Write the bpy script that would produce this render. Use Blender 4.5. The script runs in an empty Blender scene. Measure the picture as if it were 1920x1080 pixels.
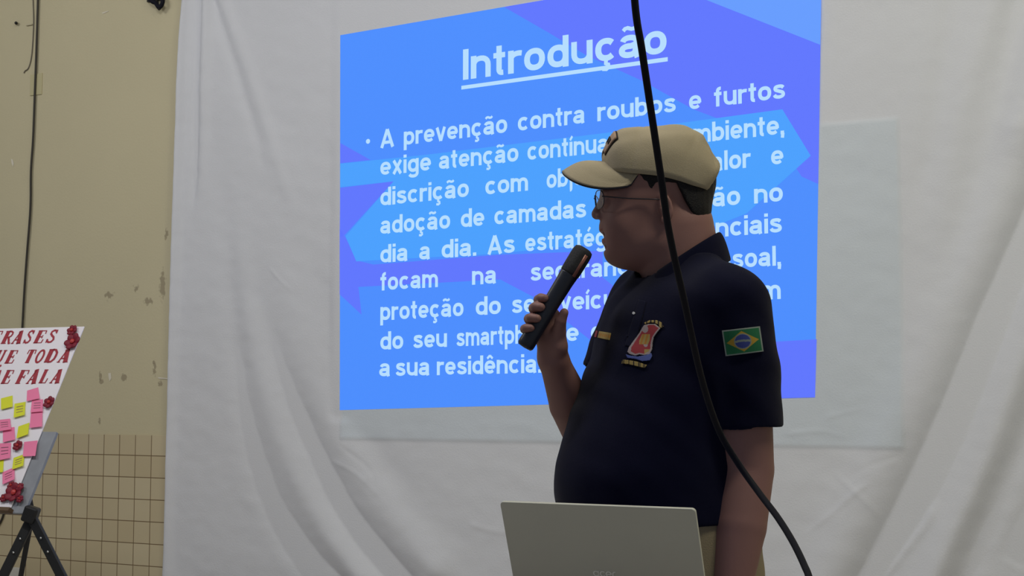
import bpy, bmesh, math, random
import numpy as np
from mathutils import Vector, Matrix
from mathutils.bvhtree import BVHTree
from mathutils.geometry import tessellate_polygon
R = math.radians
S = bpy.context.scene
C = S.collection
random.seed(4)

# ------------------------------------------------------------------ camera
F = 2600.0                      # focal length in pixels of the 1920 wide frame
YAW = R(27.0); PIT = math.atan(200 / F); H = 1.27; D = 5.18   # wall_back is the plane y = 0
cam = bpy.data.objects.new('camera', bpy.data.cameras.new('camera'))
C.objects.link(cam)
cam.data.sensor_width = 36.0; cam.data.lens = 36.0 * F / 1920
cam.location = (0, -D, H); cam.rotation_euler = (R(90) + PIT, 0, YAW)
cam.data.clip_start = 0.05
S.camera = cam
# ------------------------------------------------------------------ world and light
w = bpy.data.worlds.new('world'); S.world = w; w.use_nodes = True
w.node_tree.nodes['Background'].inputs[0].default_value = (0.75, 0.85, 1.0, 1)
w.node_tree.nodes['Background'].inputs[1].default_value = 0.20
S.view_settings.view_transform = 'Standard'; S.view_settings.look = 'None'
S.view_settings.exposure = 0.0; S.view_settings.gamma = 1.0
S.view_settings.use_curve_mapping = False

def area(name, loc, target, size, power, col):
    l = bpy.data.lights.new(name, 'AREA'); l.shape = 'RECTANGLE'
    l.size, l.size_y = size; l.energy = power; l.color = col
    o = bpy.data.objects.new(name, l); C.objects.link(o); o.location = loc
    o.rotation_euler = (Vector(target) - Vector(loc)).to_track_quat('-Z', 'Y').to_euler()
    return o
area('ceiling_tube_light', (-2.6, -3.3, 4.2), (-2.6, 0.0, 0.3), (1.4, 0.3), 42, (0.97, 0.96, 1.0))
area('ceiling_tube_light', (0.6, -3.1, 4.2), (-0.4, 0.0, 0.2), (1.4, 0.3), 53, (1.0, 0.96, 0.76))
area('ceiling_tube_light', (-5.8, -3.2, 4.2), (-5.0, 0.0, 0.8), (1.4, 0.3), 32, (0.98, 0.96, 0.92))

# ------------------------------------------------------------------ coordinates
cy, sy = math.cos(YAW), math.sin(YAW); cp, sp = math.cos(PIT), math.sin(PIT)
def ray(u, v):
    a = (u - 960) / F; b = (540 - v) / F
    return a, cp - b * sp, sp + b * cp
def P(u, v, Y):                 # pixel + horizontal distance -> point in the camera-yaw frame
    dx, dy, dz = ray(u, v)
    return Vector((dx * Y / dy, Y, H + dz * Y / dy))
def W(p):                       # camera-yaw frame -> world
    return Vector((cy * p[0] - sy * p[1], sy * p[0] + cy * p[1] - D, p[2]))
def PW(u, v, off=0.0):          # pixel -> (x, z) on the plane y = -off
    dx, dy, dz = ray(u, v)
    wx, wy = cy * dx - sy * dy, sy * dx + cy * dy
    t = (D - off) / wy
    return wx * t, H + dz * t

# ------------------------------------------------------------------ materials
def lin(c): return tuple((x / 255 / 12.92) if x / 255 <= 0.04045 else ((x / 255 + 0.055) / 1.055) ** 2.4 for x in c)
def mat(name, col, rough=0.6, metal=0.0, bump=0.0, bscale=200.0, vary=0.0, vscale=8.0, emit=None, estr=1.0, spec=0.5, sheen=0.0):
    m = bpy.data.materials.new(name); m.use_nodes = True
    nt = m.node_tree; b = nt.nodes['Principled BSDF']
    b.inputs['Base Color'].default_value = (*col, 1); b.inputs['Roughness'].default_value = rough
    b.inputs['Metallic'].default_value = metal; b.inputs['Specular IOR Level'].default_value = spec
    if sheen: b.inputs['Sheen Weight'].default_value = sheen
    tc = nt.nodes.new('ShaderNodeTexCoord')
    if vary:
        n = nt.nodes.new('ShaderNodeTexNoise'); n.inputs['Scale'].default_value = vscale; n.inputs['Detail'].default_value = 5
        nt.links.new(tc.outputs['Object'], n.inputs['Vector'])
        mr = nt.nodes.new('ShaderNodeMapRange'); mr.inputs[3].default_value = 1 - vary; mr.inputs[4].default_value = 1 + vary
        nt.links.new(n.outputs['Fac'], mr.inputs[0])
        hs = nt.nodes.new('ShaderNodeHueSaturation'); hs.inputs['Color'].default_value = (*col, 1)
        nt.links.new(mr.outputs[0], hs.inputs['Value']); nt.links.new(hs.outputs[0], b.inputs['Base Color'])
    if bump:
        n = nt.nodes.new('ShaderNodeTexNoise'); n.inputs['Scale'].default_value = bscale; n.inputs['Detail'].default_value = 4
        nt.links.new(tc.outputs['Object'], n.inputs['Vector'])
        bp = nt.nodes.new('ShaderNodeBump'); bp.inputs['Strength'].default_value = bump; bp.inputs['Distance'].default_value = 0.003
        nt.links.new(n.outputs['Fac'], bp.inputs['Height']); nt.links.new(bp.outputs[0], b.inputs['Normal'])
    if emit:
        b.inputs['Emission Color'].default_value = (*emit, 1); b.inputs['Emission Strength'].default_value = estr
    return m

# ------------------------------------------------------------------ object helpers
def tag(o, label=None, cat=None, group=None, kind=None):
    if label: o['label'] = label
    if cat: o['category'] = cat
    if group: o['group'] = group
    if kind: o['kind'] = kind
    return o
def empty(name, loc, rz=0.0):
    o = bpy.data.objects.new(name, None); C.objects.link(o); o.location = loc; o.rotation_euler = (0, 0, rz)
    o.empty_display_size = 0.1
    return o
def mesh(name, vs, fs, m, parent=None, smooth=True, mats=None, mi=None, base=None):
    me = bpy.data.meshes.new(name)
    if base is not None: vs = [(v[0] - base[0], v[1] - base[1], v[2] - base[2]) for v in vs]
    me.from_pydata([tuple(map(float, v)) for v in vs], [], [tuple(map(int, f)) for f in fs])
    for mm in (mats or [m]): me.materials.append(mm)
    if mi is not None: me.polygons.foreach_set('material_index', list(mi))
    if smooth: me.polygons.foreach_set('use_smooth', [True] * len(me.polygons))
    me.update()
    o = bpy.data.objects.new(name, me); C.objects.link(o)
    if parent: o.parent = parent
    return o
def boxes(name, lst, m, parent=None, bevel=0.0, seg=2, smooth=False):   # lst of (center, size, rotation matrix or None)
    bm = bmesh.new()
    for c, s, rot in lst:
        r = bmesh.ops.create_cube(bm, size=1.0)
        M = Matrix.Translation(c) @ (rot.to_4x4() if rot else Matrix()) @ Matrix.Diagonal((*s, 1))
        bmesh.ops.transform(bm, matrix=M, verts=r['verts'])
    if bevel: bmesh.ops.bevel(bm, geom=bm.edges[:], offset=bevel, segments=seg, affect='EDGES', profile=0.5)
    me = bpy.data.meshes.new(name); bm.to_mesh(me); bm.free(); me.materials.append(m)
    if smooth: me.polygons.foreach_set('use_smooth', [True] * len(me.polygons))
    o = bpy.data.objects.new(name, me); C.objects.link(o)
    if parent: o.parent = parent
    return o
def spline(pts, n=12):          # Catmull-Rom through points
    pts = [Vector(p) for p in pts]; q = [2 * pts[0] - pts[1]] + pts + [2 * pts[-1] - pts[-2]]; out = []
    for i in range(1, len(q) - 2):
        for k in range(n):
            t = k / n
            out.append(0.5 * ((2 * q[i]) + (q[i + 1] - q[i - 1]) * t + (2 * q[i - 1] - 5 * q[i] + 4 * q[i + 1] - q[i + 2]) * t * t + (3 * q[i] - q[i - 1] - 3 * q[i + 1] + q[i + 2]) * t ** 3))
    out.append(pts[-1]); return out
def tube(name, pts, rad, m, parent=None, seg=14, closed=False, base=None):
    pts = [Vector(p) for p in pts]; n = len(pts); vs = []; fs = []
    rr = rad if isinstance(rad, (list, tuple)) else [rad] * n
    up = Vector((0.13, 0.2, 0.97))
    for i, p in enumerate(pts):
        if closed: t = (pts[(i + 1) % n] - pts[i - 1]).normalized()
        else: t = (pts[min(i + 1, n - 1)] - pts[max(i - 1, 0)]).normalized()
        if abs(t.dot(up)) > 0.95 and i == 0: up = Vector((1, 0.1, 0))
        up = (up - t * up.dot(t)).normalized(); a = t.cross(up)
        for k in range(seg):
            an = 2 * math.pi * k / seg
            vs.append(p + (a * math.cos(an) + up * math.sin(an)) * rr[i])
    m_ = n if closed else n - 1
    for i in range(m_):
        j = (i + 1) % n
        for k in range(seg):
            fs.append((i * seg + k, i * seg + (k + 1) % seg, j * seg + (k + 1) % seg, j * seg + k))
    if not closed:
        fs.append(tuple(range(seg - 1, -1, -1))); fs.append(tuple((n - 1) * seg + k for k in range(seg)))
    return mesh(name, vs, fs, m, parent, base=base)
def poly(name, loops, m, parent=None, base=None, thick=0.0):     # list of 3-D polygons, flat
    vs = []; fs = []
    for lp in loops:
        n0 = len(vs); lp = [Vector(p) for p in lp]; vs += lp
        for t in tessellate_polygon([lp]): fs.append(tuple(n0 + i for i in t))
    return mesh(name, vs, fs, m, parent, smooth=False, base=base)
def text_mesh(s, bold=0.02, size=1.0, shear=0.0):                # filled 2-D text as (verts, faces), origin at its left baseline
    cu = bpy.data.curves.new('t', 'FONT'); cu.body = s; cu.size = size; cu.offset = bold; cu.resolution_u = 5; cu.shear = shear
    o = bpy.data.objects.new('t', cu); C.objects.link(o)
    bpy.context.view_layer.update()
    me = bpy.data.meshes.new_from_object(o.evaluated_get(bpy.context.evaluated_depsgraph_get()))
    vs = [tuple(v.co) for v in me.vertices]; fs = [tuple(p.vertices) for p in me.polygons]
    bpy.data.objects.remove(o); bpy.data.curves.remove(cu); bpy.data.meshes.remove(me)
    return vs, fs

# ------------------------------------------------------------------ room
def plaster():
    m = mat('plaster', lin((203, 194, 162)), 0.75, bump=0.25, bscale=90, vary=0.05, vscale=1.6)
    nt = m.node_tree; b = nt.nodes['Principled BSDF']; src = b.inputs['Base Color'].links[0].from_socket
    tc = nt.nodes.new('ShaderNodeTexCoord')
    def blot(center, size, col, thr, sc):       # a worn, stained patch with its own place on the wall
        nonlocal src
        mp = nt.nodes.new('ShaderNodeMapping'); mp.vector_type = 'TEXTURE'
        mp.inputs['Location'].default_value = (center[0], 0, center[1]); mp.inputs['Scale'].default_value = (size[0], 1, size[1])
        nt.links.new(tc.outputs['Object'], mp.inputs['Vector'])
        gr = nt.nodes.new('ShaderNodeTexGradient'); gr.gradient_type = 'SPHERICAL'; nt.links.new(mp.outputs[0], gr.inputs[0])
        n = nt.nodes.new('ShaderNodeTexNoise'); n.inputs['Scale'].default_value = sc; n.inputs['Detail'].default_value = 8
        nt.links.new(tc.outputs['Object'], n.inputs['Vector'])
        mu = nt.nodes.new('ShaderNodeMath'); mu.operation = 'MULTIPLY'; nt.links.new(gr.outputs['Fac'], mu.inputs[0]); nt.links.new(n.outputs['Fac'], mu.inputs[1])
        mr = nt.nodes.new('ShaderNodeMapRange'); mr.inputs[1].default_value = thr; mr.inputs[2].default_value = thr + 0.09; mr.inputs[4].default_value = 0.55
        nt.links.new(mu.outputs[0], mr.inputs[0])
        mx = nt.nodes.new('ShaderNodeMix'); mx.data_type = 'RGBA'; nt.links.new(mr.outputs[0], mx.inputs[0]); nt.links.new(src, mx.inputs[6]); mx.inputs[7].default_value = (*col, 1)
        src = mx.outputs[2]
    for (u, v, w_, h_, t, sc) in ((305, 535, .05, .16, .27, 40), (278, 565, .08, .05, .3, 45), (205, 555, .1, .06, .33, 45), (255, 540, .05, .06, .34, 45), (312, 440, .03, .08, .3, 60), (188, 705, .02, .05, .25, 60), (186, 790, .02, .04, .25, 60), (290, 690, .03, .10, .30, 70), (232, 708, .04, .05, .27, 50), (288, 680, .012, .02, .15, 30), (190, 715, .03, .03, .25, 50), (300, 720, .04, .05, .32, 60)):
        blot(PW(u, v), (w_, h_), lin((120, 104, 84)), t, sc)
    nt.links.new(src, b.inputs['Base Color'])
    return m
def tile_mat():
    m = mat('glazed_tile', lin((200, 186, 152)), 0.32, spec=0.4)
    nt = m.node_tree; b = nt.nodes['Principled BSDF']
    tc = nt.nodes.new('ShaderNodeTexCoord'); mp = nt.nodes.new('ShaderNodeMapping'); mp.inputs['Rotation'].default_value = (R(-90), 0, 0)
    gx = PW(225, 900)[0]; gz = PW(225, 853)[1]
    sep = nt.nodes.new('ShaderNodeSeparateXYZ'); com = nt.nodes.new('ShaderNodeCombineXYZ')
    nt.links.new(tc.outputs['Object'], sep.inputs[0])
    ax = nt.nodes.new('ShaderNodeMath'); ax.operation = 'ADD'; ax.inputs[1].default_value = -gx + 20 * 0.1
    az = nt.nodes.new('ShaderNodeMath'); az.operation = 'ADD'; az.inputs[1].default_value = -gz + 20 * 0.1045
    nt.links.new(sep.outputs[0], ax.inputs[0]); nt.links.new(sep.outputs[2], az.inputs[0])
    nt.links.new(ax.outputs[0], com.inputs[0]); nt.links.new(az.outputs[0], com.inputs[1])
    br = nt.nodes.new('ShaderNodeTexBrick'); br.offset = 0.0; br.squash = 1.0
    br.inputs['Scale'].default_value = 1.0; br.inputs['Brick Width'].default_value = 0.1; br.inputs['Row Height'].default_value = 0.1045
    br.inputs['Mortar Size'].default_value = 0.0022; br.inputs['Mortar Smooth'].default_value = 0.2
    br.inputs['Color1'].default_value = (*lin((205, 192, 160)), 1); br.inputs['Color2'].default_value = (*lin((197, 182, 148)), 1)
    br.inputs['Mortar'].default_value = (*lin((120, 98, 70)), 1)
    nt.links.new(com.outputs[0], br.inputs['Vector']); nt.links.new(br.outputs['Color'], b.inputs['Base Color'])
    bp = nt.nodes.new('ShaderNodeBump'); bp.inputs['Strength'].default_value = 0.5; bp.inputs['Distance'].default_value = 0.002; bp.invert = True
    nt.links.new(br.outputs['Fac'], bp.inputs['Height']); nt.links.new(bp.outputs[0], b.inputs['Normal'])
    return m
ZT = PW(220, 815)[1]
boxes('wall_back', [((-3.5, 0.1, 2.2), (17.0, 0.2, 4.4), None)], plaster())['kind'] = 'structure'
boxes('trim_1', [((-3.5, -0.004, ZT / 2), (17.0, 0.008, ZT), None)], tile_mat())['kind'] = 'structure'
boxes('floor', [((-3.5, -4.0, -0.05), (17.0, 8.4, 0.1), None)], mat('floor_screed', lin((196, 188, 174)), 0.45, vary=0.06))['kind'] = 'structure'
boxes('ceiling', [((-3.5, -4.0, 4.35), (17.0, 8.4, 0.1), None)], mat('ceiling_paint', lin((190, 188, 180)), 0.8, bump=0.1))['kind'] = 'structure'

# ------------------------------------------------------------------ the sheet
def plane_pts(px): return np.array([PW(u, v) for u, v in px])
FOLDS = [   # pixels on the cloth, half width (m), height (m) at start, at end
    ([(352, -60), (348, 60), (343, 200), (336, 420), (324, 800), (318, 1090)], .03, .03, .02),
    ([(377, -60), (375, 60), (372, 180), (370, 330), (362, 430)], .022, -.03, -.004),
    ([(394, -60), (392, 60), (388, 200), (384, 400)], .03, .024, .004),
    ([(390, -40), (430, 80), (465, 190), (492, 280), (505, 340)], .03, -.010, -.002),
    ([(405, -40), (452, 80), (490, 190), (530, 320), (560, 420)], .035, .010, .003),
    ([(395, 130), (415, 260), (430, 400), (440, 560), (465, 770), (505, 920), (580, 1050), (640, 1110)], .065, -.001, -.034),
    ([(420, 200), (450, 400), (470, 580), (510, 760), (560, 890), (630, 1010), (700, 1100)], .065, .001, .036),
    ([(455, 330), (480, 480), (505, 610), (550, 740), (605, 865), (665, 980), (760, 1095)], .060, -.001, -.040),
    ([(500, 350), (540, 520), (590, 700), (650, 830), (720, 940), (820, 1060)], .085, .001, .036),
    ([(560, 440), (610, 560), (660, 760), (720, 860), (800, 950)], .06, -.001, -.010),
    ([(1990, 60), (1930, 240), (1870, 400), (1790, 560), (1690, 800), (1590, 1000), (1540, 1110)], .10, .026, .034),
    ([(2010, 200), (1940, 400), (1875, 560), (1795, 760), (1710, 940), (1640, 1070), (1610, 1120)], .060, -.034, -.046),
    ([(2050, 350), (1990, 500), (1925, 660), (1845, 880), (1790, 1000), (1740, 1120)], .060, .034, .050),
    ([(2050, 520), (2000, 620), (1930, 800), (1880, 900), (1830, 1020), (1790, 1110)], .05, -.010, -.016),
    ([(1990, 900), (1940, 980), (1900, 1060)], .05, -.02, -.02),
    ([(1800, -40), (1770, 120), (1740, 300), (1710, 420)], .045, -.010, -.003),
    ([(1880, -40), (1830, 120), (1790, 280), (1770, 400), (1745, 520)], .05, .013, .004),
    ([(1925, -40), (1880, 160), (1840, 330), (1790, 480), (1760, 600)], .05, -.012, -.006),
    ([(1980, -40), (1940, 160), (1900, 300)], .06, .015, .02),
    ([(1762, 935), (1735, 985), (1690, 1040), (1650, 1090)], .02, .010, .014),
    ([(1640, 900), (1600, 930), (1560, 965), (1500, 1010)], .012, .004, .002),
    ([(1700, 850), (1620, 880), (1560, 925)], .012, -.003, .002),
    ([(1490, 770), (1530, 785), (1570, 778), (1640, 760)], .010, .003, .001), ([(1470, 815), (1540, 808), (1600, 822)], .010, .0025, .001),
    ([(880, 980), (930, 995), (990, 1000)], .012, .003, .001), ([(620, 860), (680, 890), (740, 950)], .010, .003, .001), ([(640, 830), (700, 880), (720, 930)], .010, -.003, .001),
    ([(508, 500), (530, 525), (560, 552)], .008, .003, .001), ([(1560, 880), (1640, 950), (1660, 1000)], .012, .003, .001),
]
FP = [(plane_pts([tuple(p)[:2] for p in spline([(*q, 0) for q in f[0]], 5)]), f[1], f[2], f[3]) for f in FOLDS]
SX0, SX1 = PW(318, 1000)[0], PW(2120, 500)[0]
wb = (PW(650, 500)[0], PW(1692, 500)[0], PW(1200, 832)[1], PW(1620, 229)[1])      # board pressing from behind: x0, x1, z0, z1
def cloth(x, z):
    d = np.full(x.shape, 0.02)
    for pts, wd, a0, a1 in FP:
        best = np.full(x.shape, 1e9); tt = np.zeros(x.shape)
        n = len(pts) - 1
        for i in range(n):
            ax, az = pts[i]; bx, bz = pts[i + 1]; L = (bx - ax) ** 2 + (bz - az) ** 2
            t = np.clip(((x - ax) * (bx - ax) + (z - az) * (bz - az)) / L, 0, 1)
            q = (x - ax - t * (bx - ax)) ** 2 + (z - az - t * (bz - az)) ** 2
            mk = q < best; best = np.where(mk, q, best); tt = np.where(mk, (i + t) / n, tt)
        fade = np.clip(tt * 6, 0, 1) if pts[0][1] < 2.4 else 1.0
        d += (a0 + (a1 - a0) * tt ** 1.5) * np.exp(-best / (wd * wd)) * fade * np.clip((1 - tt) * 5 + 0.0, 0.0, 1) ** (0 if pts[-1][1] < 0.6 else 1)
    # faint soft wrinkles
    rng = np.random.RandomState(7)
    for fr, am, an_, n_ in ((4, .0022, .5, 6), (9, .0012, .6, 7), (20, .0009, 1.2, 9), (45, .0006, 2.0, 10), (80, .00034, 3.0, 12)):
        for _ in range(n_):
            th = rng.normal(0.7, an_); k = fr * rng.uniform(.7, 1.4)
            d += am / math.sqrt(n_) * np.sin(k * (x * math.sin(th) * .9 + z * math.cos(th)) + rng.uniform(0, 6.28) + 1.5 * np.sin(1.3 * x + rng.uniform(-2, 2) * z))
    # the edge of the board behind the cloth
    x0, x1, z0, z1 = wb
    def st(e): return np.clip(e / 0.012 + 0.5, 0, 1)
    inside = st(x - x0) * st(x1 - x) * st(z - z0) * st(z1 - z)
    d += 0.005 * inside
    return np.maximum(d, 0.011)
SLX0, SLX1 = PW(638, 400)[0], PW(1534, 400)[0]
def flat_mask(x, z):
    zb = PW(640, 772)[1]
    m = np.clip((x - SLX0 + .05) / .05, 0, 1) * np.clip((SLX1 + .05 - x) / .05, 0, 1) * np.clip((z - zb + .06) / .05, 0, 1)
    return m * m * (3 - 2 * m)
nx, nz = 640, 430
edge = plane_pts([(352, -40), (349, 0), (341, 100), (337, 180), (332, 330), (326, 500), (321, 700), (317, 850), (312, 1000), (308, 1090)])
zz = np.linspace(0.36, 3.45, nz); GX = np.zeros((nz, nx)); GZ = np.zeros((nz, nx))
order = np.argsort(edge[:, 1])
for j, z in enumerate(zz):
    xl = np.interp(z, edge[order, 1], edge[order, 0]); s = np.linspace(0, 1, nx) ** 1.0
    GX[j] = xl + s * (SX1 - xl); GZ[j] = z
GZ[:, :] += (0.03 * np.sin(GX * 5) * np.clip((0.7 - GZ) / 0.4, 0, 1))
GD = cloth(GX, GZ); fm = flat_mask(GX, GZ); FLAT = 0.026
GD = GD * (1 - fm) + FLAT * fm
ml = np.clip((GX - GX[:, :1]) / 0.02, 0, 1); GD = GD * (0.45 + 0.55 * np.sqrt(ml)) + 0.0
GD = np.maximum(GD, 0.010)
vs = np.stack([GX, -GD, GZ], -1).reshape(-1, 3)
ii = np.arange(nz * nx).reshape(nz, nx)
fs = np.stack([ii[:-1, :-1], ii[:-1, 1:], ii[1:, 1:], ii[1:, :-1]], -1).reshape(-1, 4)
def cloth_mat():
    m = mat('white_cotton', lin((217, 219, 225)), 0.9, bump=0.35, bscale=160, vary=0.025, vscale=2.5, spec=0.1)
    nt = m.node_tree; b = nt.nodes['Principled BSDF']; src = b.inputs['Base Color'].links[0].from_socket
    # cooler where a board shows through the thin cloth
    tc = nt.nodes.new('ShaderNodeTexCoord'); sep = nt.nodes.new('ShaderNodeSeparateXYZ'); nt.links.new(tc.outputs['Object'], sep.inputs[0])
    prod = None
    for out, lo, hi in ((0, wb[0], wb[1]), (2, wb[2], wb[3])):
        for val, sgn in ((lo, 1), (hi, -1)):
            mr = nt.nodes.new('ShaderNodeMapRange'); mr.inputs[1].default_value = val - sgn * 0.012; mr.inputs[2].default_value = val + sgn * 0.012
            nt.links.new(sep.outputs[out], mr.inputs[0])
            if prod is None: prod = mr.outputs[0]
            else:
                mu = nt.nodes.new('ShaderNodeMath'); mu.operation = 'MULTIPLY'; nt.links.new(prod, mu.inputs[0]); nt.links.new(mr.outputs[0], mu.inputs[1]); prod = mu.outputs[0]
    mx = nt.nodes.new('ShaderNodeMix'); mx.data_type = 'RGBA'; mx.blend_type = 'MULTIPLY'; nt.links.new(prod, mx.inputs[0]); nt.links.new(src, mx.inputs[6])
    mx.inputs[7].default_value = (0.925, 0.98, 1.0, 1); nt.links.new(mx.outputs[2], b.inputs['Base Color'])
    return m
sheet = mesh('hanging_sheet', vs, fs, cloth_mat())
so = sheet.modifiers.new('thickness', 'SOLIDIFY'); so.thickness = 0.0015; so.offset = 1.0
tag(sheet, 'large white cotton sheet hanging in folds over the tiled wall', 'sheet')

# ------------------------------------------------------------------ the projected slide: projector light built as glowing layers over the cloth
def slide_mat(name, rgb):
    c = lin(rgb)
    return mat(name, (0.03, 0.03, 0.035), 0.9, emit=c, estr=0.97, spec=0.0, bump=0.2, bscale=200)  # dark base, the projected light is all in the emission
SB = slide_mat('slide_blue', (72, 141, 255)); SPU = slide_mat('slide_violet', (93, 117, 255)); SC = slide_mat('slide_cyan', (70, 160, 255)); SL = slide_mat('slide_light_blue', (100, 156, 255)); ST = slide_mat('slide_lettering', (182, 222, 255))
slx, slz = PW(1086, 760)
slide = empty('projected_slide', (slx, -FLAT, slz)); sb = (slx, -FLAT, slz)
tag(slide, 'blue projected slide headed Introdução as a glowing layer over the white sheet', 'projected slide')
def sp3(px, off): return [(PW(u, v, off)[0], -off, PW(u, v, off)[1]) for u, v in px]
o1 = FLAT + .002
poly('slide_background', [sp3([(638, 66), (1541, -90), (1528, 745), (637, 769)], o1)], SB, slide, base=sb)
V1 = [[(945, 13), (1541, -90), (1536.3, 208), (1534, 345), (1503, 331), (1470, 280), (1420, 250), (1300, 205), (1205, 152), (1100, 104), (1030, 62)],
      [(638, 268), (695, 300), (638, 306)],
      [(638, 352), (738, 340), (647, 440), (637, 445)],
      [(637, 430), (647, 443), (668, 488), (700, 496), (930, 478), (1130, 470), (1130, 520), (1230, 600), (1180, 660), (1110, 640), (1010, 562), (938, 524), (672, 538), (678, 590), (637, 552)],
      [(1300, 650), (1531, 636), (1528, 745), (1300, 751)]]
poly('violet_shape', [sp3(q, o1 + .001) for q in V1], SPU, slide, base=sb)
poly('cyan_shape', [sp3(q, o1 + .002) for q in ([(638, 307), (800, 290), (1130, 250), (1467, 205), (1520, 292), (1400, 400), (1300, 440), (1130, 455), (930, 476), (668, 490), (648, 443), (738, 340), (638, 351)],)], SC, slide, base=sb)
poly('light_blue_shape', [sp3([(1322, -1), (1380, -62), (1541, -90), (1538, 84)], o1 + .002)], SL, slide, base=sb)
# bold grotesque lettering drawn from strokes: each glyph is a list of centre lines
def arc(cx, cz, rx, rz, a0, a1, n=14, p=2.25):
    out = []
    for k in range(n + 1):
        t = R(a0 + (a1 - a0) * k / n); c, s_ = math.cos(t), math.sin(t)
        out.append((cx + rx * math.copysign(abs(c) ** (2 / p), c), cz + rz * math.copysign(abs(s_) ** (2 / p), s_)))
    return out
SW = 0.15; XH = 0.54; q_ = SW / 2
def glyph(ch):
    w = 0.56; L = q_; Rr = w - q_; T = XH - q_; B = q_; mx = w / 2; mz = XH / 2; rx = (w - SW) / 2; rz = (XH - SW) / 2
    arch = lambda x0, x1: [(x0, .25)] + arc((x0 + x1) / 2, .29, (x1 - x0) / 2, T - .29, 180, 0, 12) + [(x1, 0)]
    acc = {'ã': 'a', 'á': 'a', 'é': 'e', 'ê': 'e', 'í': 'ı', 'ç': 'c'}
    if ch in acc:
        ls, ww = glyph(acc[ch]); c = ww / 2
        if ch == 'ã': ls = ls + [[(c - .17, .63), (c - .13, .675), (c - .06, .69), (c + .04, .655), (c + .12, .665), (c + .16, .71)]]
        if ch in 'éíá': ls = ls + [[(c - .05, .60), (c + .07, .75)]]
        if ch == 'ê': ls = ls + [[(c - .14, .60), (c, .72)], [(c, .72), (c + .14, .60)]]
        if ch == 'ç': ls = ls + [[(c + .01, .05), (c, -.05), (c + .07, -.08), (c + .08, -.14), (c + .02, -.18), (c - .09, -.165)]]
        return ls, ww
    if ch == 'o': return [arc(mx, mz, rx, rz, 0, 360, 28)], w
    if ch == 'c': return [arc(mx, mz, rx, rz, 42, 318, 24)], w - .02
    if ch == 'e': return [arc(mx, mz, rx, rz, -8, 318, 26), [(L, mz - .01), (Rr + .03, mz - .01)]], w
    if ch == 'n': return [[(L, 0), (L, XH)], arch(L, Rr)], w
    if ch == 'h': return [[(L, 0), (L, .73)], arch(L, Rr)], w
    if ch == 'u': return [[(Rr, 0), (Rr, XH)], [(L, XH)] + arc(mx, XH - .29, rx, T - .29, 180, 360, 12)], w
    if ch == 'm': return [[(L, 0), (L, XH)], arch(L, .42), arch(.42, .42 * 2 - L)], .84
    if ch == 'r': return [[(L, 0), (L, XH)], [(L, .30)] + arc(.29, .30, .22, T - .30, 180, 70, 8)], .37
    if ch == 'a': return [arc(mx - .01, .365, rx - .03, T - .365, 172, 0, 12) + [(Rr - .04, .1), (Rr - .015, 0)], [(Rr - .04, .31)] + arc(mx - .035, .175, rx - .03, .175 - B, 75, 360, 20) + [(Rr - .04, .26)]], w
    if ch == 's': return [[tuple(p)[:2] for p in spline([(.44, .40, 0), (.385, .45, 0), (.27, T, 0), (.12, .44, 0), (.11, .345, 0), (.26, .285, 0), (.41, .225, 0), (.425, .12, 0), (.27, B - .005, 0), (.11, .10, 0), (.065, .165, 0)], 4)]], .51
    if ch == 't': return [[(.16, .70), (.16, .13)] + arc(.25, .14, .09, .08, 180, 285, 6), [(0, .475), (.33, .475)]], .34
    if ch == 'f': return [[(.16, 0), (.16, .56)] + arc(.27, .57, .11, .10, 180, 75, 6), [(0, .475), (.33, .475)]], .35
    if ch == 'd': return [arc(mx, mz, rx, rz, 0, 360, 28), [(Rr, 0), (Rr, .73)]], w
    if ch == 'b': return [arc(mx, mz, rx, rz, 0, 360, 28), [(L, 0), (L, .73)]], w
    if ch == 'p': return [arc(mx, mz, rx, rz, 0, 360, 28), [(L, -.2), (L, XH)]], w
    if ch == 'q': return [arc(mx, mz, rx, rz, 0, 360, 28), [(Rr, -.2), (Rr, XH)]], w
    if ch == 'g': return [arc(mx, mz, rx, rz, 0, 360, 28), [(Rr, XH), (Rr, -.02)] + arc(mx, -.03, rx, .125, 0, -160, 12)], w
    if ch == 'i': return [[(L, 0), (L, XH)], [(L, .61), (L, .73)]], SW
    if ch == 'ı': return [[(L, 0), (L, XH)]], SW
    if ch == 'j': return [[(L + .04, XH), (L + .04, -.08)] + arc(L - .03, -.08, .07, .07, 0, -90, 6), [(L + .04, .61), (L + .04, .73)]], SW + .04
    if ch in 'lI': return [[(L, 0), (L, .73)]], SW
    if ch == 'v': return [[(.06, XH), (.26, 0)], [(.26, 0), (.46, XH)]], .52
    if ch == 'x': return [[(.07, XH), (.45, 0)], [(.45, XH), (.07, 0)]], .52
    if ch == 'A': return [[(.07, 0), (.345, .73)], [(.345, .73), (.62, 0)], [(.15, .21), (.54, .21)]], .69
    if ch == '.': return [[(L, 0), (L, .13)]], SW
    if ch == ',': return [[(L, .0), (L, .13)], [(L + .025, .05), (L + .0, -.13)]], SW
    return [], .2
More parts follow.
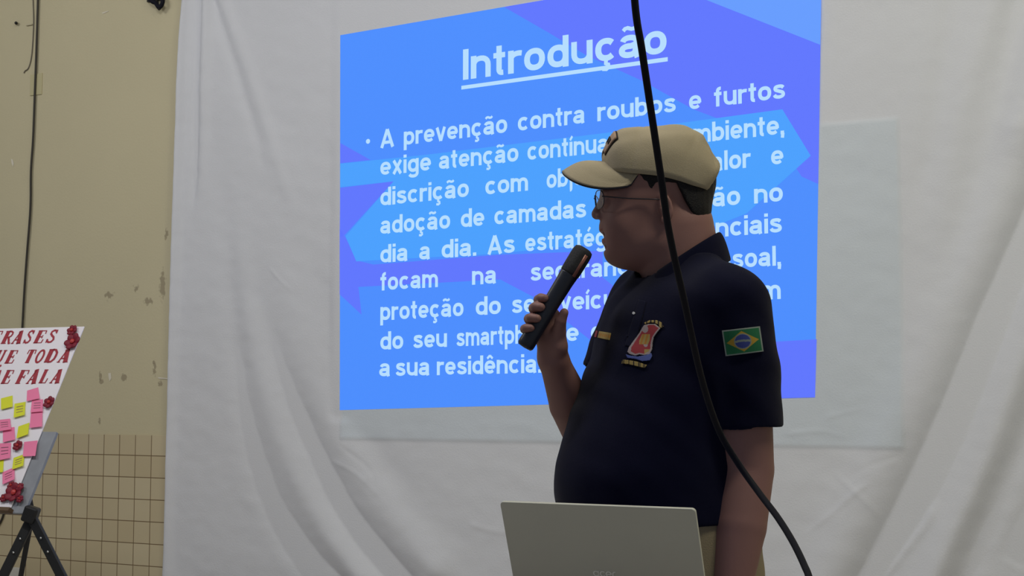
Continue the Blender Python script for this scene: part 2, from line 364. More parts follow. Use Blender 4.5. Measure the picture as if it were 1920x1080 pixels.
def ribbon(pl, w, vs, fs):
    n = len(pl); n0 = len(vs); cl = n > 6 and (abs(pl[0][0] - pl[-1][0]) + abs(pl[0][1] - pl[-1][1]) < 1e-4)
    for i in range(n):
        p0 = pl[i - 1] if i else (pl[-2] if cl else pl[0]); p1 = pl[i + 1] if i < n - 1 else (pl[1] if cl else pl[-1])
        tx, tz = p1[0] - p0[0], p1[1] - p0[1]; L = math.hypot(tx, tz) or 1
        ww = w * (1 - 0.16 * abs(tx / L) ** 2)                 # horizontals a little thinner
        vs.append((pl[i][0] - tz / L * ww / 2, pl[i][1] + tx / L * ww / 2)); vs.append((pl[i][0] + tz / L * ww / 2, pl[i][1] - tx / L * ww / 2))
    for i in range(n - 1): fs.append((n0 + 2 * i, n0 + 2 * i + 1, n0 + 2 * i + 3, n0 + 2 * i + 2))
def set_word(s, gap=0.075):
    vs, fs, x = [], [], 0.0
    for ch in s:
        ls, w_ = glyph(ch); a = []; n0 = len(vs)
        for i, l in enumerate(ls): ribbon(l, SW * (0.72 if (ch in 'ãéêíçá' and i >= len(glyph({'ã': 'a', 'á': 'a', 'é': 'e', 'ê': 'e', 'í': 'ı', 'ç': 'c'}[ch])[0])) else (1.06 if l[0][0] == l[-1][0] else 1)), a, fs_ := [])  or fs.extend([tuple(k + n0 for k in f) for f in fs_])
        vs += [(p[0] + x, p[1], 0.0) for p in a]; x += w_ + gap
    return vs, fs
def word(s, x0, x1, yb0, yb1, hpx, off):       # word between pixels (x0,yb0)-(x1,yb1) on the slide plane, capital height hpx
    vs, fs = set_word(s)
    a = np.array(vs); mn, mxx = a[:, 0].min(), a[:, 0].max()
    A = np.array(PW(x0, yb0, off)); B = np.array(PW(x1, yb1, off)); Hh = PW(x0, yb0 - hpx, off)[1] - A[1]
    cap = 0.73
    out = [(A[0] + (B[0] - A[0]) * (v[0] - mn) / (mxx - mn), -off, A[1] + (B[1] - A[1]) * (v[0] - mn) / (mxx - mn) + v[1] / cap * Hh) for v in vs]
    return out, fs
def words(name, lst, m, parent, off):
    V = []; Fc = []
    for a in lst:
        v, f = word(*a, off); n0 = len(V); V += v; Fc += [tuple(n0 + i for i in q) for q in f]
    return V, Fc
o2 = o1 + .004
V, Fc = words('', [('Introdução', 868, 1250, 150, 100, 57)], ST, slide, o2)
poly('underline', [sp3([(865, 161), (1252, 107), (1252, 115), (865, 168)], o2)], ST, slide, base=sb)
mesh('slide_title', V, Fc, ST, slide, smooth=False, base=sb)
def YB(x, yl, yr): return yl + (yr - yl) * (x - 713) / (1472 - 713)
LINES = [(278, 184, 34, [('A', 713, 739), ('prevenção', 757, 951), ('contra', 971, 1096), ('roubos', 1120, 1267), ('e', 1292, 1315), ('furtos', 1339, 1472)]),
         (329, 251, 34, [('exige', 713, 808), ('atenção', 823, 972), ('contínua', 989, 1140), ('ao', 1165, 1205), ('ambiente,', 1275, 1471)]),
         (386, 307, 34, [('discrição', 713, 879), ('com', 910, 990), ('objetos', 1025, 1150), ('de', 1180, 1222), ('valor', 1310, 1408), ('e', 1446, 1469)]),
         (439, 377, 34, [('adoção', 713, 844), ('de', 864, 908), ('camadas', 927, 1099), ('de', 1120, 1160), ('proteção', 1195, 1388), ('no', 1414, 1468)]),
         (493, 435, 34, [('dia', 713, 764), ('a', 786, 806), ('dia.', 828, 893), ('As', 914, 965), ('estratégias', 985, 1190), ('essenciais', 1240, 1466)]),
         (545, 497, 34, [('focam', 713, 821), ('na', 885, 930), ('segurança', 995, 1205), ('pessoal,', 1300, 1465)]),
         (601, 560, 34, [('proteção', 713, 869), ('do', 892, 939), ('seu', 960, 1028), ('veículo,', 1050, 1200), ('também', 1290, 1464)]),
         (656, 622, 34, [('do', 713, 756), ('seu', 775, 838), ('smartphone', 856, 1044), ('e', 1062, 1085), ('de', 1108, 1150)]),
         (706, 688, 34, [('a', 711, 731), ('sua', 742, 805), ('residência.', 819, 1015)])]
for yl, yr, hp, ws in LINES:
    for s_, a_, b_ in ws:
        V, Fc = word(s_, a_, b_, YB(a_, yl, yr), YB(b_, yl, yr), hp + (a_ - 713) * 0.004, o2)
        mesh('projected_word', V, Fc, ST, slide, smooth=False, base=sb)
bc = PW(690, 265, o2)
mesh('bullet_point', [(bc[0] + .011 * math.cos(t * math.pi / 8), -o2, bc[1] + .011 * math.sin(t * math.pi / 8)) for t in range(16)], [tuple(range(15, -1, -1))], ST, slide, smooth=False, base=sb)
#PART2
# ------------------------------------------------------------------ implicit surfaces (for the figure and soft goods)
class Field:
    def __init__(f, xs, ys, zs, big=0.3):
        f.xs, f.ys, f.zs = [np.asarray(a, np.float32) for a in (xs, ys, zs)]
        f.v = np.full((len(xs), len(ys), len(zs)), big, np.float32)
    def win(f, lo, hi):
        sl = []
        for a, l, h in zip((f.xs, f.ys, f.zs), lo, hi):
            sl.append(slice(max(0, int(np.searchsorted(a, l)) - 1), int(np.searchsorted(a, h)) + 1))
        X = f.xs[sl[0]][:, None, None]; Y = f.ys[sl[1]][None, :, None]; Z = f.zs[sl[2]][None, None, :]
        return tuple(sl), X, Y, Z
    def put(f, sl, d, k=0.0, op='add'):
        a = f.v[sl]
        if op == 'sub': a = -a
        if op in ('add', 'sub'):
            if k > 0:
                h = np.maximum(k - np.abs(a - d), 0) / k; r = np.minimum(a, d) - h * h * h * k / 6
            else: r = np.minimum(a, d)
            f.v[sl] = -r if op == 'sub' else r
        elif op == 'int': f.v[sl] = np.maximum(a, d)
    def cone(f, a, b, ra, rb, k=0.01, op='add', flat=None):
        a = np.array(a, float); b = np.array(b, float); m = max(ra, rb) + k + 0.02
        sl, X, Y, Z = f.win(np.minimum(a, b) - m, np.maximum(a, b) + m)
        ab = b - a; L = float(ab @ ab) or 1e-9
        t = np.clip(((X - a[0]) * ab[0] + (Y - a[1]) * ab[1] + (Z - a[2]) * ab[2]) / L, 0, 1)
        d = np.sqrt((X - a[0] - t * ab[0]) ** 2 + (Y - a[1] - t * ab[1]) ** 2 + (Z - a[2] - t * ab[2]) ** 2) - (ra + (rb - ra) * t)
        f.put(sl, d.astype(np.float32), k, op)
    def chain(f, pts, rs, k=0.004, op='add'):
        for i in range(len(pts) - 1): f.cone(pts[i], pts[i + 1], rs[i], rs[i + 1], k if i == 0 else 0.003, op)
    def ell(f, c, r, k=0.01, op='add', rot=None):
        c = np.array(c, float); r = np.array(r, float); m = float(r.max()) + k + 0.02
        sl, X, Y, Z = f.win(c - m, c + m)
        X = X - c[0]; Y = Y - c[1]; Z = Z - c[2]
        if rot is not None:
            q = np.array(rot.transposed()); X, Y, Z = (q[0, 0] * X + q[0, 1] * Y + q[0, 2] * Z, q[1, 0] * X + q[1, 1] * Y + q[1, 2] * Z, q[2, 0] * X + q[2, 1] * Y + q[2, 2] * Z)
        k0 = np.sqrt((X / r[0]) ** 2 + (Y / r[1]) ** 2 + (Z / r[2]) ** 2) + 1e-6
        k1 = np.sqrt((X / r[0] ** 2) ** 2 + (Y / r[1] ** 2) ** 2 + (Z / r[2] ** 2) ** 2) + 1e-6
        f.put(sl, (k0 * (k0 - 1) / k1).astype(np.float32), k, op)
    def loft(f, st, yaw, k=0.02, grow=0.0, op='add', p=2.0):     # st rows: z, cx, cy, front, side, back ; front axis at angle yaw
        st = np.array(sorted(st)); z = st[:, 0]; m = st[:, 3:].max() + 0.08
        sl, X, Y, Z = f.win((st[:, 1].min() - m, st[:, 2].min() - m, z[0] - 0.02), (st[:, 1].max() + m, st[:, 2].max() + m, z[-1] + 0.02))
        zf = Z.ravel()
        g = [np.interp(zf, z, st[:, i]) for i in range(1, 6)]
        if len(z) > 3:                                          # smooth the stations a little
            zs_ = np.linspace(-1, 1, 9) * 0.02
            g = [np.mean([np.interp(zf + q, z, st[:, i]) for q in zs_], 0) for i in range(1, 6)]
        cx, cy_, fr, sd, bk = [q[None, None, :] for q in g]
        fx, fy = -math.cos(yaw), -math.sin(yaw)
        u = (X - cx) * fx + (Y - cy_) * fy; v_ = (X - cx) * (-fy) + (Y - cy_) * fx
        ru = np.where(u > 0, fr, bk) + grow; rv = sd + grow
        q = (np.abs(u / ru) ** p + np.abs(v_ / rv) ** p) ** (1 / p) + 1e-6
        # first order distance
        gr = np.sqrt((u / ru ** 2) ** 2 + (v_ / rv ** 2) ** 2) / q + 1e-6
        d = (q - 1) / gr
        d = np.maximum(d, np.maximum(z[0] - Z, Z - z[-1]))
        f.put(sl, d.astype(np.float32), k, op)
    def mesh(f):
        v = f.v; nxx, nyy, nzz = v.shape; ins = v < 0
        act = np.zeros((nxx - 1, nyy - 1, nzz - 1), np.int8)
        for i in (0, 1):
            for j in (0, 1):
                for k in (0, 1): act += ins[i:nxx - 1 + i, j:nyy - 1 + j, k:nzz - 1 + k]
        cells = np.argwhere((act > 0) & (act < 8)); n = len(cells)
        idx = np.full(act.shape, -1, np.int32); idx[tuple(cells.T)] = np.arange(n)
        acc = np.zeros((n, 3)); cnt = np.zeros(n); ax = (f.xs, f.ys, f.zs)
        cor = [(i, j, k) for i in (0, 1) for j in (0, 1) for k in (0, 1)]
        for a in cor:
            for dd in range(3):
                if a[dd]: continue
                b = list(a); b[dd] = 1
                A = cells + a; B = cells + b
                va = v[tuple(A.T)]; vb = v[tuple(B.T)]; m = (va < 0) != (vb < 0)
                t = (va / np.where(m, va - vb, 1))[m]
                p = np.stack([ax[q][A[m, q]] for q in range(3)], 1).astype(float)
                p[:, dd] += t * (ax[dd][B[m, dd]] - ax[dd][A[m, dd]])
                acc[m] += p; cnt[m] += 1
        acc /= cnt[:, None]; fs = []
        for dd in range(3):
            e = [slice(None)] * 3; e2 = [slice(None)] * 3; e[dd] = slice(0, -1); e2[dd] = slice(1, None)
            o1_, o2_ = [q for q in range(3) if q != dd]
            ch = ins[tuple(e)] != ins[tuple(e2)]
            q = np.argwhere(ch); q = q[(q[:, o1_] > 0) & (q[:, o2_] > 0) & (q[:, o1_] < v.shape[o1_] - 1) & (q[:, o2_] < v.shape[o2_] - 1)]
            c = []
            for da, db in ((1, 1), (0, 1), (0, 0), (1, 0)):
                w_ = q.copy(); w_[:, o1_] -= da; w_[:, o2_] -= db; c.append(idx[tuple(w_.T)])
            F_ = np.stack(c, 1); flip = ins[tuple(q.T)]
            if dd == 1: flip = ~flip
            F_[~flip] = F_[~flip][:, ::-1]; fs.append(F_)
        return acc, np.concatenate(fs)
def field_obj(name, fld, m, parent, base, smooth_it=2, mats=None, mif=None):
    vs, fs = fld.mesh()
    o = mesh(name, np.asarray(vs) - np.array(base), fs, m, parent, mats=mats, mi=None if mif is None else mif(vs[fs].mean(1)))
    if smooth_it:
        sm = o.modifiers.new('smooth', 'SMOOTH'); sm.factor = 0.5; sm.iterations = smooth_it
    return o, vs, fs
def noise3(X, Y, Z, fr, seed):
    rng = np.random.RandomState(seed); out = 0
    for _ in range(5):
        k = rng.normal(size=3) * fr; out = out + np.sin(X * k[0] + Y * k[1] + Z * k[2] + rng.uniform(0, 6.28))
    return out / 5

# ------------------------------------------------------------------ the speaker (built in the camera-yaw frame, parented to an Empty at the feet)
YB0 = 2.60
PB = Vector((0.285, 2.62, 0.0))
person = empty('person', W(PB), YAW)
tag(person, 'man in khaki cap and navy polo shirt speaking into a microphone before the slide', 'person')
SKIN = mat('skin', lin((140, 103, 98)), 0.55, vary=0.05, vscale=30, bump=0.06, bscale=400, spec=0.35)
LIP = mat('lip', lin((132, 78, 74)), 0.5, spec=0.35)
NAVY = mat('navy_pique', lin((7, 9, 36)), 0.95, bump=0.25, bscale=900, spec=0.12, sheen=0.05)
KHAKI = mat('khaki_twill', lin((172, 160, 136)), 0.85, bump=0.3, bscale=700, vary=0.05, vscale=20, spec=0.2)
TROUSER = mat('khaki_trouser', lin((142, 130, 106)), 0.85, bump=0.3, bscale=500, vary=0.06, vscale=15, spec=0.2)
HAIR = mat('black_hair', lin((20, 19, 24)), 0.6, bump=0.8, bscale=500, spec=0.3)
BLACK = mat('black_plastic', lin((22, 23, 30)), 0.45, spec=0.4)
TH = R(33)                       # the trunk is turned this far towards the camera
ff = np.array([-math.cos(TH), -math.sin(TH), 0.0]); fl = np.array([math.sin(TH), -math.cos(TH), 0.0])
TORSO = []                       # z, cx, cy, front, side, back
for v, u, a, b, c in ((506, 1268, .060, .075, .070), (520, 1272, .075, .125, .085), (545, 1275, .100, .165, .105), (590, 1272, .124, .178, .125), (640, 1266, .136, .180, .135),
                      (700, 1258, .150, .183, .135), (760, 1250, .168, .186, .135), (820, 1243, .188, .188, .135), (885, 1236, .203, .192, .135), (940, 1236, .198, .193, .135), (975, 1240, .186, .192, .138), (1010, 1246, .165, .19, .14)):
    q = P(u, v, YB0); TORSO.append((q[2], q[0], YB0, a, b, c))
hx = lambda u, v, Y=YB0: np.array(P(u, v, Y))
LS = hx(1374, 566, 2.455); LE = hx(1400, 880, 2.47); LW = hx(1372, 1120, 2.42); LK = hx(1366, 1205, 2.40)
RS = hx(1200, 562, 2.755); RE = hx(1108, 832, 2.745); RW = hx(1037, 672, 2.60)

def body_field():
    zs = np.concatenate([np.arange(-0.01, 0.74, .009), np.arange(.74, 1.30, .005), np.arange(1.30, 1.72, .0021), np.arange(1.72, 1.80, .005)])
    f = Field(np.arange(-0.02, 0.54, .0026), np.arange(2.28, 3.0, .003), zs)
    f.loft([list(r) if r[0] > 1.09 else [r[0] + .03, r[1], r[2], r[3] * .78, r[4] * .85, r[5] * .9] for r in TORSO if r[0] < 1.43], TH, 0.02, grow=-0.014)
    # pelvis, legs and feet under the trousers
    hc = hx(1246, 1040)
    f.ell((hc[0], YB0, 0.93), (.15, .15, .14), 0.03)
    for sgn in (-1, 1):
        hp = np.array((hc[0], YB0, 0)) + fl * 0.095 * sgn
        f.chain([(hp[0], hp[1], .88), (hp[0], hp[1], .50), (hp[0] + .01, hp[1], .09)], [.092, .060, .042], 0.03)
        ft = np.array((hp[0], hp[1], 0.035))
        f.chain([ft + ff * -0.04, ft + ff * 0.17], [.034, .03], 0.02)
    # arms
    f.chain([LS + (0, 0, -.01), LS * .45 + LE * .55, LE, LE * .55 + LW * .45, LW], [.062, .055, .048, .046, .031], 0.03)
    f.chain([RS + (0, 0, -.01), RS * .45 + RE * .55, RE, RE * .5 + RW * .5 + (-.004, 0, -.004), RW], [.062, .052, .045, .041, .027], 0.03)
    # left hand hanging, slightly curled
    d = (LK - LW) / np.linalg.norm(LK - LW); sd = np.array((-0.25, -0.95, 0.1)); sd -= d * (sd @ d); sd /= np.linalg.norm(sd); nn = np.cross(d, sd)
    pc = LW + d * 0.055
    f.ell(pc, (.018, .040, .050), 0.02, rot=Matrix((nn, sd, d)).transposed())
    for i, (o_, L) in enumerate(((.030, .075), (.010, .083), (-.010, .078), (-.029, .062))):
        b0 = LW + d * .088 + sd * o_; b1 = b0 + d * L * .48 - nn * .008; b2 = b1 + d * L * .3 - nn * .018; b3 = b2 + d * L * .2 - nn * .02
        f.chain([b0, b1, b2, b3], [.0095, .0088, .008, .007], 0.008)
    b0 = LW + d * .02 + sd * .022; b1 = LW + d * .055 + sd * .05 - nn * .012; b2 = b1 + d * .033 + sd * .008 - nn * .012; b3 = b2 + d * .026
    f.chain([b0, b1, b2, b3], [.014, .012, .0105, .0085], 0.012)
    # neck
    f.cone(hx(1286, 580, 2.61), hx(1266, 430, 2.60), .078, .070, 0.010)
    f.cone(hx(1268, 575, 2.60), hx(1258, 470, 2.60), .057, .052, 0.010)
    f.cone(hx(1300, 540, 2.61), hx(1282, 420, 2.60), .058, .052, 0.02)
    # skull: cranium, face block, jaw
    hy = YB0
    f.ell(hx(1236, 335, hy), (.103, .078, .098), 0.03)
    f.ell(hx(1190, 395, hy), (.062, .066, .085), 0.06)
    f.ell(hx(1178, 440, hy), (.048, .056, .060), 0.03)
    f.ell(hx(1190, 462, hy), (.052, .055, .042), 0.025)          # jaw and double chin
    f.ell(hx(1228, 455, hy), (.052, .066, .048), 0.03)
    f.ell(hx(1166, 472, hy), (.030, .028, .0265), 0.02)         # chin
    f.ell(hx(1152, 478, hy), (.016, .020, .016), 0.012)
    for sgn in (-1, 1):
        f.ell(hx(1168, 420, hy + sgn * .036), (.027, .026, .034), 0.03)     # cheek
        f.ell(hx(1150, 362, hy + sgn * .034), (.022, .026, .012), 0.012)     # brow
        f.ell(hx(1129, 379, hy + sgn * .033), (.014, .017, .011), 0.012, op='sub')   # eye socket
        f.ell(hx(1142, 380, hy + sgn * .032), (.0135, .0135, .0125), 0.003)  # eyeball
        f.cone(hx(1133, 374, hy + sgn * .024), hx(1140, 374, hy + sgn * .044), .0028, .0028, 0.003)  # upper lid
    # nose
    f.cone(hx(1138, 366, hy), hx(1119, 400, hy), .0085, .0088, 0.010)
    f.cone(hx(1126, 384, hy), hx(1118, 401, hy), .0065, .0078, 0.006)
    f.ell(hx(1119, 403, hy), (.0088, .0100, .0085), 0.006)
    for sgn in (-1, 1):
        f.ell(hx(1128, 405, hy + sgn * .0115), (.0105, .0065, .0075), 0.006)
        f.ell(hx(1124, 412, hy + sgn * .0065), (.0045, .003, .0035), 0.002, op='sub')
    # mouth
    f.ell(hx(1140, 425, hy), (.016, .024, .014), 0.012)
    f.ell(hx(1134.5, 431, hy), (.0105, .021, .0066), 0.005)        # upper lip
    f.ell(hx(1140, 452, hy), (.0108, .019, .0068), 0.005)        # lower lip
    f.ell(hx(1132, 441.5, hy), (.0155, .026, .0066), 0.0015, op='sub')  # parted lips
    f.ell(hx(1135, 464, hy), (.0075, .020, .0055), 0.008, op='sub')
    # ears
    for sgn in (-1, 1):
        e = hx(1248, 388, hy + sgn * .077)
        rt = Matrix.Rotation(R(-12), 3, 'Y') @ Matrix.Rotation(R(sgn * 16), 3, 'Z')
        f.ell(e, (.0135, .0075, .027), 0.006, rot=rt)
        f.ell(e + (-.002, sgn * .006, .004), (.0075, .005, .016), 0.003, op='sub', rot=rt)
        f.ell(e + (-.003, sgn * .001, -.024), (.007, .005, .007), 0.006)
    # right hand round the microphone: palm behind it, four fingers from the left, thumb on the right
    pk = hx(1029, 626, MY + .036)
    f.cone(RW, pk, .027, .024, 0.02)
    mc = [hx(1037, 590, MY + .036), hx(1031, 606, MY + .037), hx(1026, 622, MY + .036), hx(1020, 638, MY + .034)]
    for q in mc: f.cone(pk + (.006, 0, -.006), q, .020, .0125, 0.012)
    f.cone(pk, hx(1046, 650, MY + .022), .020, .018, 0.015)
    FT = [((1017, 568, .030), (1010, 562, .012), (1014, 559, -.006), (1021, 559, -.014)),
          ((1008, 583, .030), (1001, 578, .010), (1005, 575, -.012), (1014, 576, -.021)),
          ((1000, 603, .028), (992, 598, .008), (996, 596, -.013), (1007, 597, -.0215)),
          ((992, 622, .025), (984, 617, .006), (987, 615, -.012), (996, 615, -.020))]
    for q, ch, r0 in zip(mc, FT, (.0095, .0100, .0097, .0088)):
        f.chain([q] + [hx(a, b, MY + c) for a, b, c in ch], [r0 + .0015, r0 + .0005, r0, r0 - .0006, r0 - .0018], 0.006)
    f.chain([hx(1042, 655, 2.585), hx(1048, 622, MY + .010), hx(1051, 602, MY - .004), hx(1058, 586, MY - .010)], [.019, .0135, .0108, .0082], 0.012)
    return f
MY = 2.555                        # distance of the microphone's axis
bf = body_field()
def body_mi(c):
    q0 = hx(1138, 441); m = (np.abs(c[:, 1] - YB0) < .021) & (c[:, 0] < q0[0] + .002) & (((c[:, 2] > hx(0, 435)[2] - .001) & (c[:, 2] < hx(0, 430)[2])) | ((c[:, 2] < hx(0, 447)[2]) & (c[:, 2] > hx(0, 457)[2])))
    return m.astype(int)
body, bvs, bfs = field_obj('body', bf, SKIN, person, PB, 2, mats=[SKIN, LIP], mif=body_mi)
del bf

# hair: a thin cap of the head's own shape behind the ears and at the temples
def hair_field():
    f = Field(np.arange(.14, .39, .0026), np.arange(2.49, 2.71, .003), np.arange(1.52, 1.76, .0026))
    f.ell(hx(1240, 335), (.1035, .0835, .102), 0.02); f.ell(hx(1272, 385), (.060, .070, .062), 0.02); f.ell(hx(1284, 400), (.045, .060, .040), 0.02)
    X = f.xs[:, None, None]; Y = f.ys[None, :, None]; Z = f.zs[None, None, :]
    ux = lambda u: (u - 960) / 1000.0
    zz_ = lambda v: 1.27 + (740 - v) / 1000.0
    # hairline on the side: sideburn, round the ear, nape
    xl = np.interp(Z, [zz_(428), zz_(418), zz_(400), zz_(375), zz_(352), zz_(340)], [ux(1318), ux(1302), ux(1288), ux(1274), ux(1262), ux(1200)])
    d = xl - X + 0 * Y
    side = np.maximum(np.abs(X - ux(1210)) - np.interp(Z, [zz_(372), zz_(350)], [.002, .016]) + 0 * Y, zz_(370) - Z) # sideburn
    side = np.minimum(side, np.maximum(np.maximum(zz_(351) - Z, ux(1140) - X) + 0 * Y, np.abs(Y - YB0) * -1 + .03))  # temple hair band, partly standing in for shade under the brim
    d = np.minimum(d, side)
    d = np.maximum(d, zz_(424) - Z)
    f.v = np.maximum(f.v, d.astype(np.float32)); f.v += (noise3(X, Y, Z, 260, 3) * .0006).astype(np.float32)
    return f
field_obj('hair', hair_field(), HAIR, person, PB, 1)

# polo shirt
def shirt_field():
    f = Field(np.arange(.06, .54, .0036), np.arange(2.27, 3.0, .0036), np.arange(1.0, 1.56, .0034))
    st = [list(r) for r in TORSO]
    f.loft(st, TH, 0.02)
    f.ell(LS + (-.02, .02, .002), (.068, .070, .058), 0.05); f.ell(RS + (.02, -.02, .0), (.062, .07, .056), 0.05)
    # trapezius to neck
    f.cone(LS + (-.02, .02, .02), hx(1296, 500, 2.59), .045, .052, 0.05); f.cone(RS + (.02, -.02, .02), hx(1262, 508, 2.62), .045, .050, 0.05)
    X = f.xs[:, None, None]; Y = f.ys[None, :, None]; Z = f.zs[None, None, :]
    lc = LS * .25 + LE * .75; rc = RS * .47 + RE * .53
    for c, e, s_, r0, r1, hol_r in ((lc, LE, LS, .068, .0655, .0585), (rc, RE, RS, .062, .070, .058)):
        g = Field(f.xs, f.ys, f.zs)
        d = (e - c) / np.linalg.norm(e - c)
        g.chain([s_ + (0, 0, -.01), s_ * .5 + c * .5 + (.003, 0, 0), c + d * .05], [r0, (r0 + r1) / 2 + .002, r1], 0.03)
        dd = (X - c[0]) * d[0] + (Y - c[1]) * d[1] + (Z - c[2]) * d[2]
        rad = np.sqrt(np.maximum((X - c[0]) ** 2 + (Y - c[1]) ** 2 + (Z - c[2]) ** 2 - dd ** 2, 0))
        g.v = np.maximum(g.v, dd.astype(np.float32))                       # flat cuff
        g.v = np.maximum(g.v, -np.maximum(rad - hol_r, -(dd + .05)).astype(np.float32))    # hollow
        k = np.interp(Z, [c[2] + .05, c[2] + .14], [.004, .045]).astype(np.float32)
        h = np.maximum(k - np.abs(f.v - g.v), 0) / k
        f.v = np.minimum(f.v, g.v) - h * h * h * k / 6
    # soft folds: along the flank and from the armpit, tension lines over the belly
    n = noise3(X, Y, Z * .35, 26, 5) * .0030 + noise3(X, Y, Z, 55, 9) * .0014
    g = np.exp(-((Z - 1.33) / .12) ** 2) * np.sin((Z * 70 + X * 55)) * .0016
    f.v += (n + g).astype(np.float32)
    hem = 1.27 + (740 - 969) / 1000.0
    f.v = np.maximum(f.v, (hem - Z + .002 * np.sin(X * 40)).astype(np.float32))
    f.cone(hx(1284, 560, 2.61), hx(1262, 430, 2.60), .083, .078, 0.004, op='sub')
    f.cone(hx(1262, 566, 2.60), hx(1244, 470, 2.60), .058, .060, 0.004, op='sub')
    return f
sf = shirt_field()
shirt, svs, sfs = field_obj('polo_shirt', sf, NAVY, person, PB, 3)
bvh = BVHTree.FromPolygons([Vector(v) for v in svs], [tuple(map(int, q)) for q in sfs])
CAMC = Vector((0, 0, H))
def hit(u, v, lift=.0015):
    d = Vector(ray(u, v)).normalized(); r = bvh.ray_cast(CAMC, d)
    if r[0] is None: return None
    return r[0] - d * lift
def decal(name, quad, nu, nv, fn, mats, parent, lift=.002):    # a woven patch lying on the shirt; fn(s, t) -> material index or -1
    (a, b, c, d) = [Vector(q) for q in quad]; vs = {}; V = []; Fc = []; MI = []
    def vid(i, j):
        if (i, j) not in vs:
            s_, t_ = i / nu, j / nv; q = (a * (1 - s_) + b * s_) * (1 - t_) + (d * (1 - s_) + c * s_) * t_
            h = hit(q.x, q.y, lift); vs[(i, j)] = -1 if h is None else len(V)
            if h is not None: V.append(h - PB)
        return vs[(i, j)]
    for i in range(nu):
        for j in range(nv):
            k = fn((i + .5) / nu, (j + .5) / nv)
            if k < 0: continue
            q = [vid(i, j), vid(i, j + 1), vid(i + 1, j + 1), vid(i + 1, j)]
            if min(q) >= 0: Fc.append(q); MI.append(k)
    o = mesh(name, V, Fc, None, parent, mats=mats, mi=MI, smooth=True)
    sm = o.modifiers.new('thickness', 'SOLIDIFY'); sm.thickness = .0012; sm.offset = 1
    return o
# collar: a band standing round the neck with its fall folded outward, open at the front
def collar():
    V = []; Fc = []; n = 64; prof = [(0.0, 0.0, -.012), (.002, .0, .020), (.006, .0, .033), (.013, 0, .030), (.021, 0, .012), (.027, 0, -.008), (.030, 0, -.018)]
    c0 = hx(1273, 522, 2.605)
    for i in range(n + 1):
        t = math.pi * 2 * i / n * .90 + math.pi * .10                   # starts beside the front opening
        an = TH + math.pi + t                                            # angle from the front axis
        dx, dy = math.cos(an), math.sin(an)
        back = 0.5 - 0.5 * math.cos(t)                                   # 0 at the front, 1 at the nape
        r = .076
        cz = 1.489 + .054 * dx + .075 * max(0, dy) * max(0, -dx)         # rises to the nape (screen right)
        for (o_, _, z_) in prof:
            k_ = 1.0 + .35 * (1 - back)
            V.append((c0[0] + dx * (r - .008 + o_), c0[1] + dy * (r + o_ ), cz + z_ * k_ * (1.0 if z_ > 0 else 1.15)))
    m_ = len(prof)
    for i in range(n):
        for k in range(m_ - 1): Fc.append((i * m_ + k, i * m_ + k + 1, (i + 1) * m_ + k + 1, (i + 1) * m_ + k))
    o = mesh('collar', V, Fc, NAVY, shirt, base=PB); o.modifiers.new('thickness', 'SOLIDIFY').thickness = .003
    o.modifiers.new('sub', 'SUBSURF').levels = 1; o.modifiers['sub'].render_levels = 2
collar()
GREEN = mat('flag_green', lin((16, 104, 64)), .8, bump=.3, bscale=1500); YEL = mat('flag_yellow', lin((176, 142, 44)), .8); BLU = mat('flag_blue', lin((52, 66, 140)), .8)
PALE = mat('pale_thread', lin((130, 142, 136)), .8); GOLD = mat('gold_thread', lin((150, 128, 70)), .75); RED = mat('red_thread', lin((140, 34, 44)), .8); WHT = mat('white_thread', lin((150, 136, 138)), .8)
LBLU = mat('blue_thread', lin((70, 84, 150)), .8); DRK = mat('dark_thread', lin((28, 18, 18)), .85); ORG = mat('orange_thread', lin((160, 108, 34)), .8)
def flag(s, t):
    if s < .035 or s > .965 or t < .05 or t > .95: return 3
    x, y = (s - .5) * 2, (t - .5) * 2
    r = math.hypot(x * 1.30, y) 
    if r < .60:
        if r > .53: return 3
        if abs(y + .06 - .22 * (x + .25) ** 2 * 1.3 + .10 * x) < .085: return 3
        return 2
    if abs(x) / .84 + abs(y) / .80 < 1: return 1
    return 0
decal('flag_patch', [(1354, 620), (1424, 612), (1431, 659), (1361, 668)], 84, 60, flag, [GREEN, YEL, BLU, PALE], shirt)['label'] = 'green and yellow flag patch on the sleeve'
# chest emblem: shield with a dark red field, gold figures, blue foot, gold arc above and a lettered bar under it
def inpoly(x, y, pl):
    c = False; n = len(pl)
    for i in range(n):
        (x0, y0), (x1, y1) = pl[i], pl[i - 1]
        if (y0 > y) != (y1 > y) and x < (x1 - x0) * (y - y0) / (y1 - y0) + x0: c = not c
    return c
Z7 = lambda l: [(1140 + a / 10.8, 600 + b / 10.8) for a, b in l]
SH = Z7([(735, 110), (840, 85), (960, 85), (1065, 170), (985, 270), (930, 350), (905, 470), (895, 600), (850, 690), (740, 715), (640, 700), (560, 725), (440, 690), (400, 650), (430, 560), (530, 420), (640, 270), (690, 180)])
SHI = Z7([(750, 140), (840, 105), (940, 105), (1030, 170), (950, 270), (900, 350), (870, 470), (860, 590), (830, 640), (740, 690), (640, 670), (560, 690), (470, 640), (480, 560), (570, 420), (670, 270)])
FOOT = Z7([(370, 700), (430, 720), (600, 745), (760, 720), (880, 670), (895, 740), (850, 820), (700, 835), (560, 790), (400, 770)])
ARCp = Z7([(740, 60), (850, 10), (980, 8), (1080, 50), (1125, 130), (1100, 165), (1050, 150), (1020, 95), (930, 55), (830, 60), (760, 90)])
BAR = Z7([(300, 805), (420, 815), (600, 850), (790, 915), (750, 975), (560, 930), (420, 895), (285, 880)])
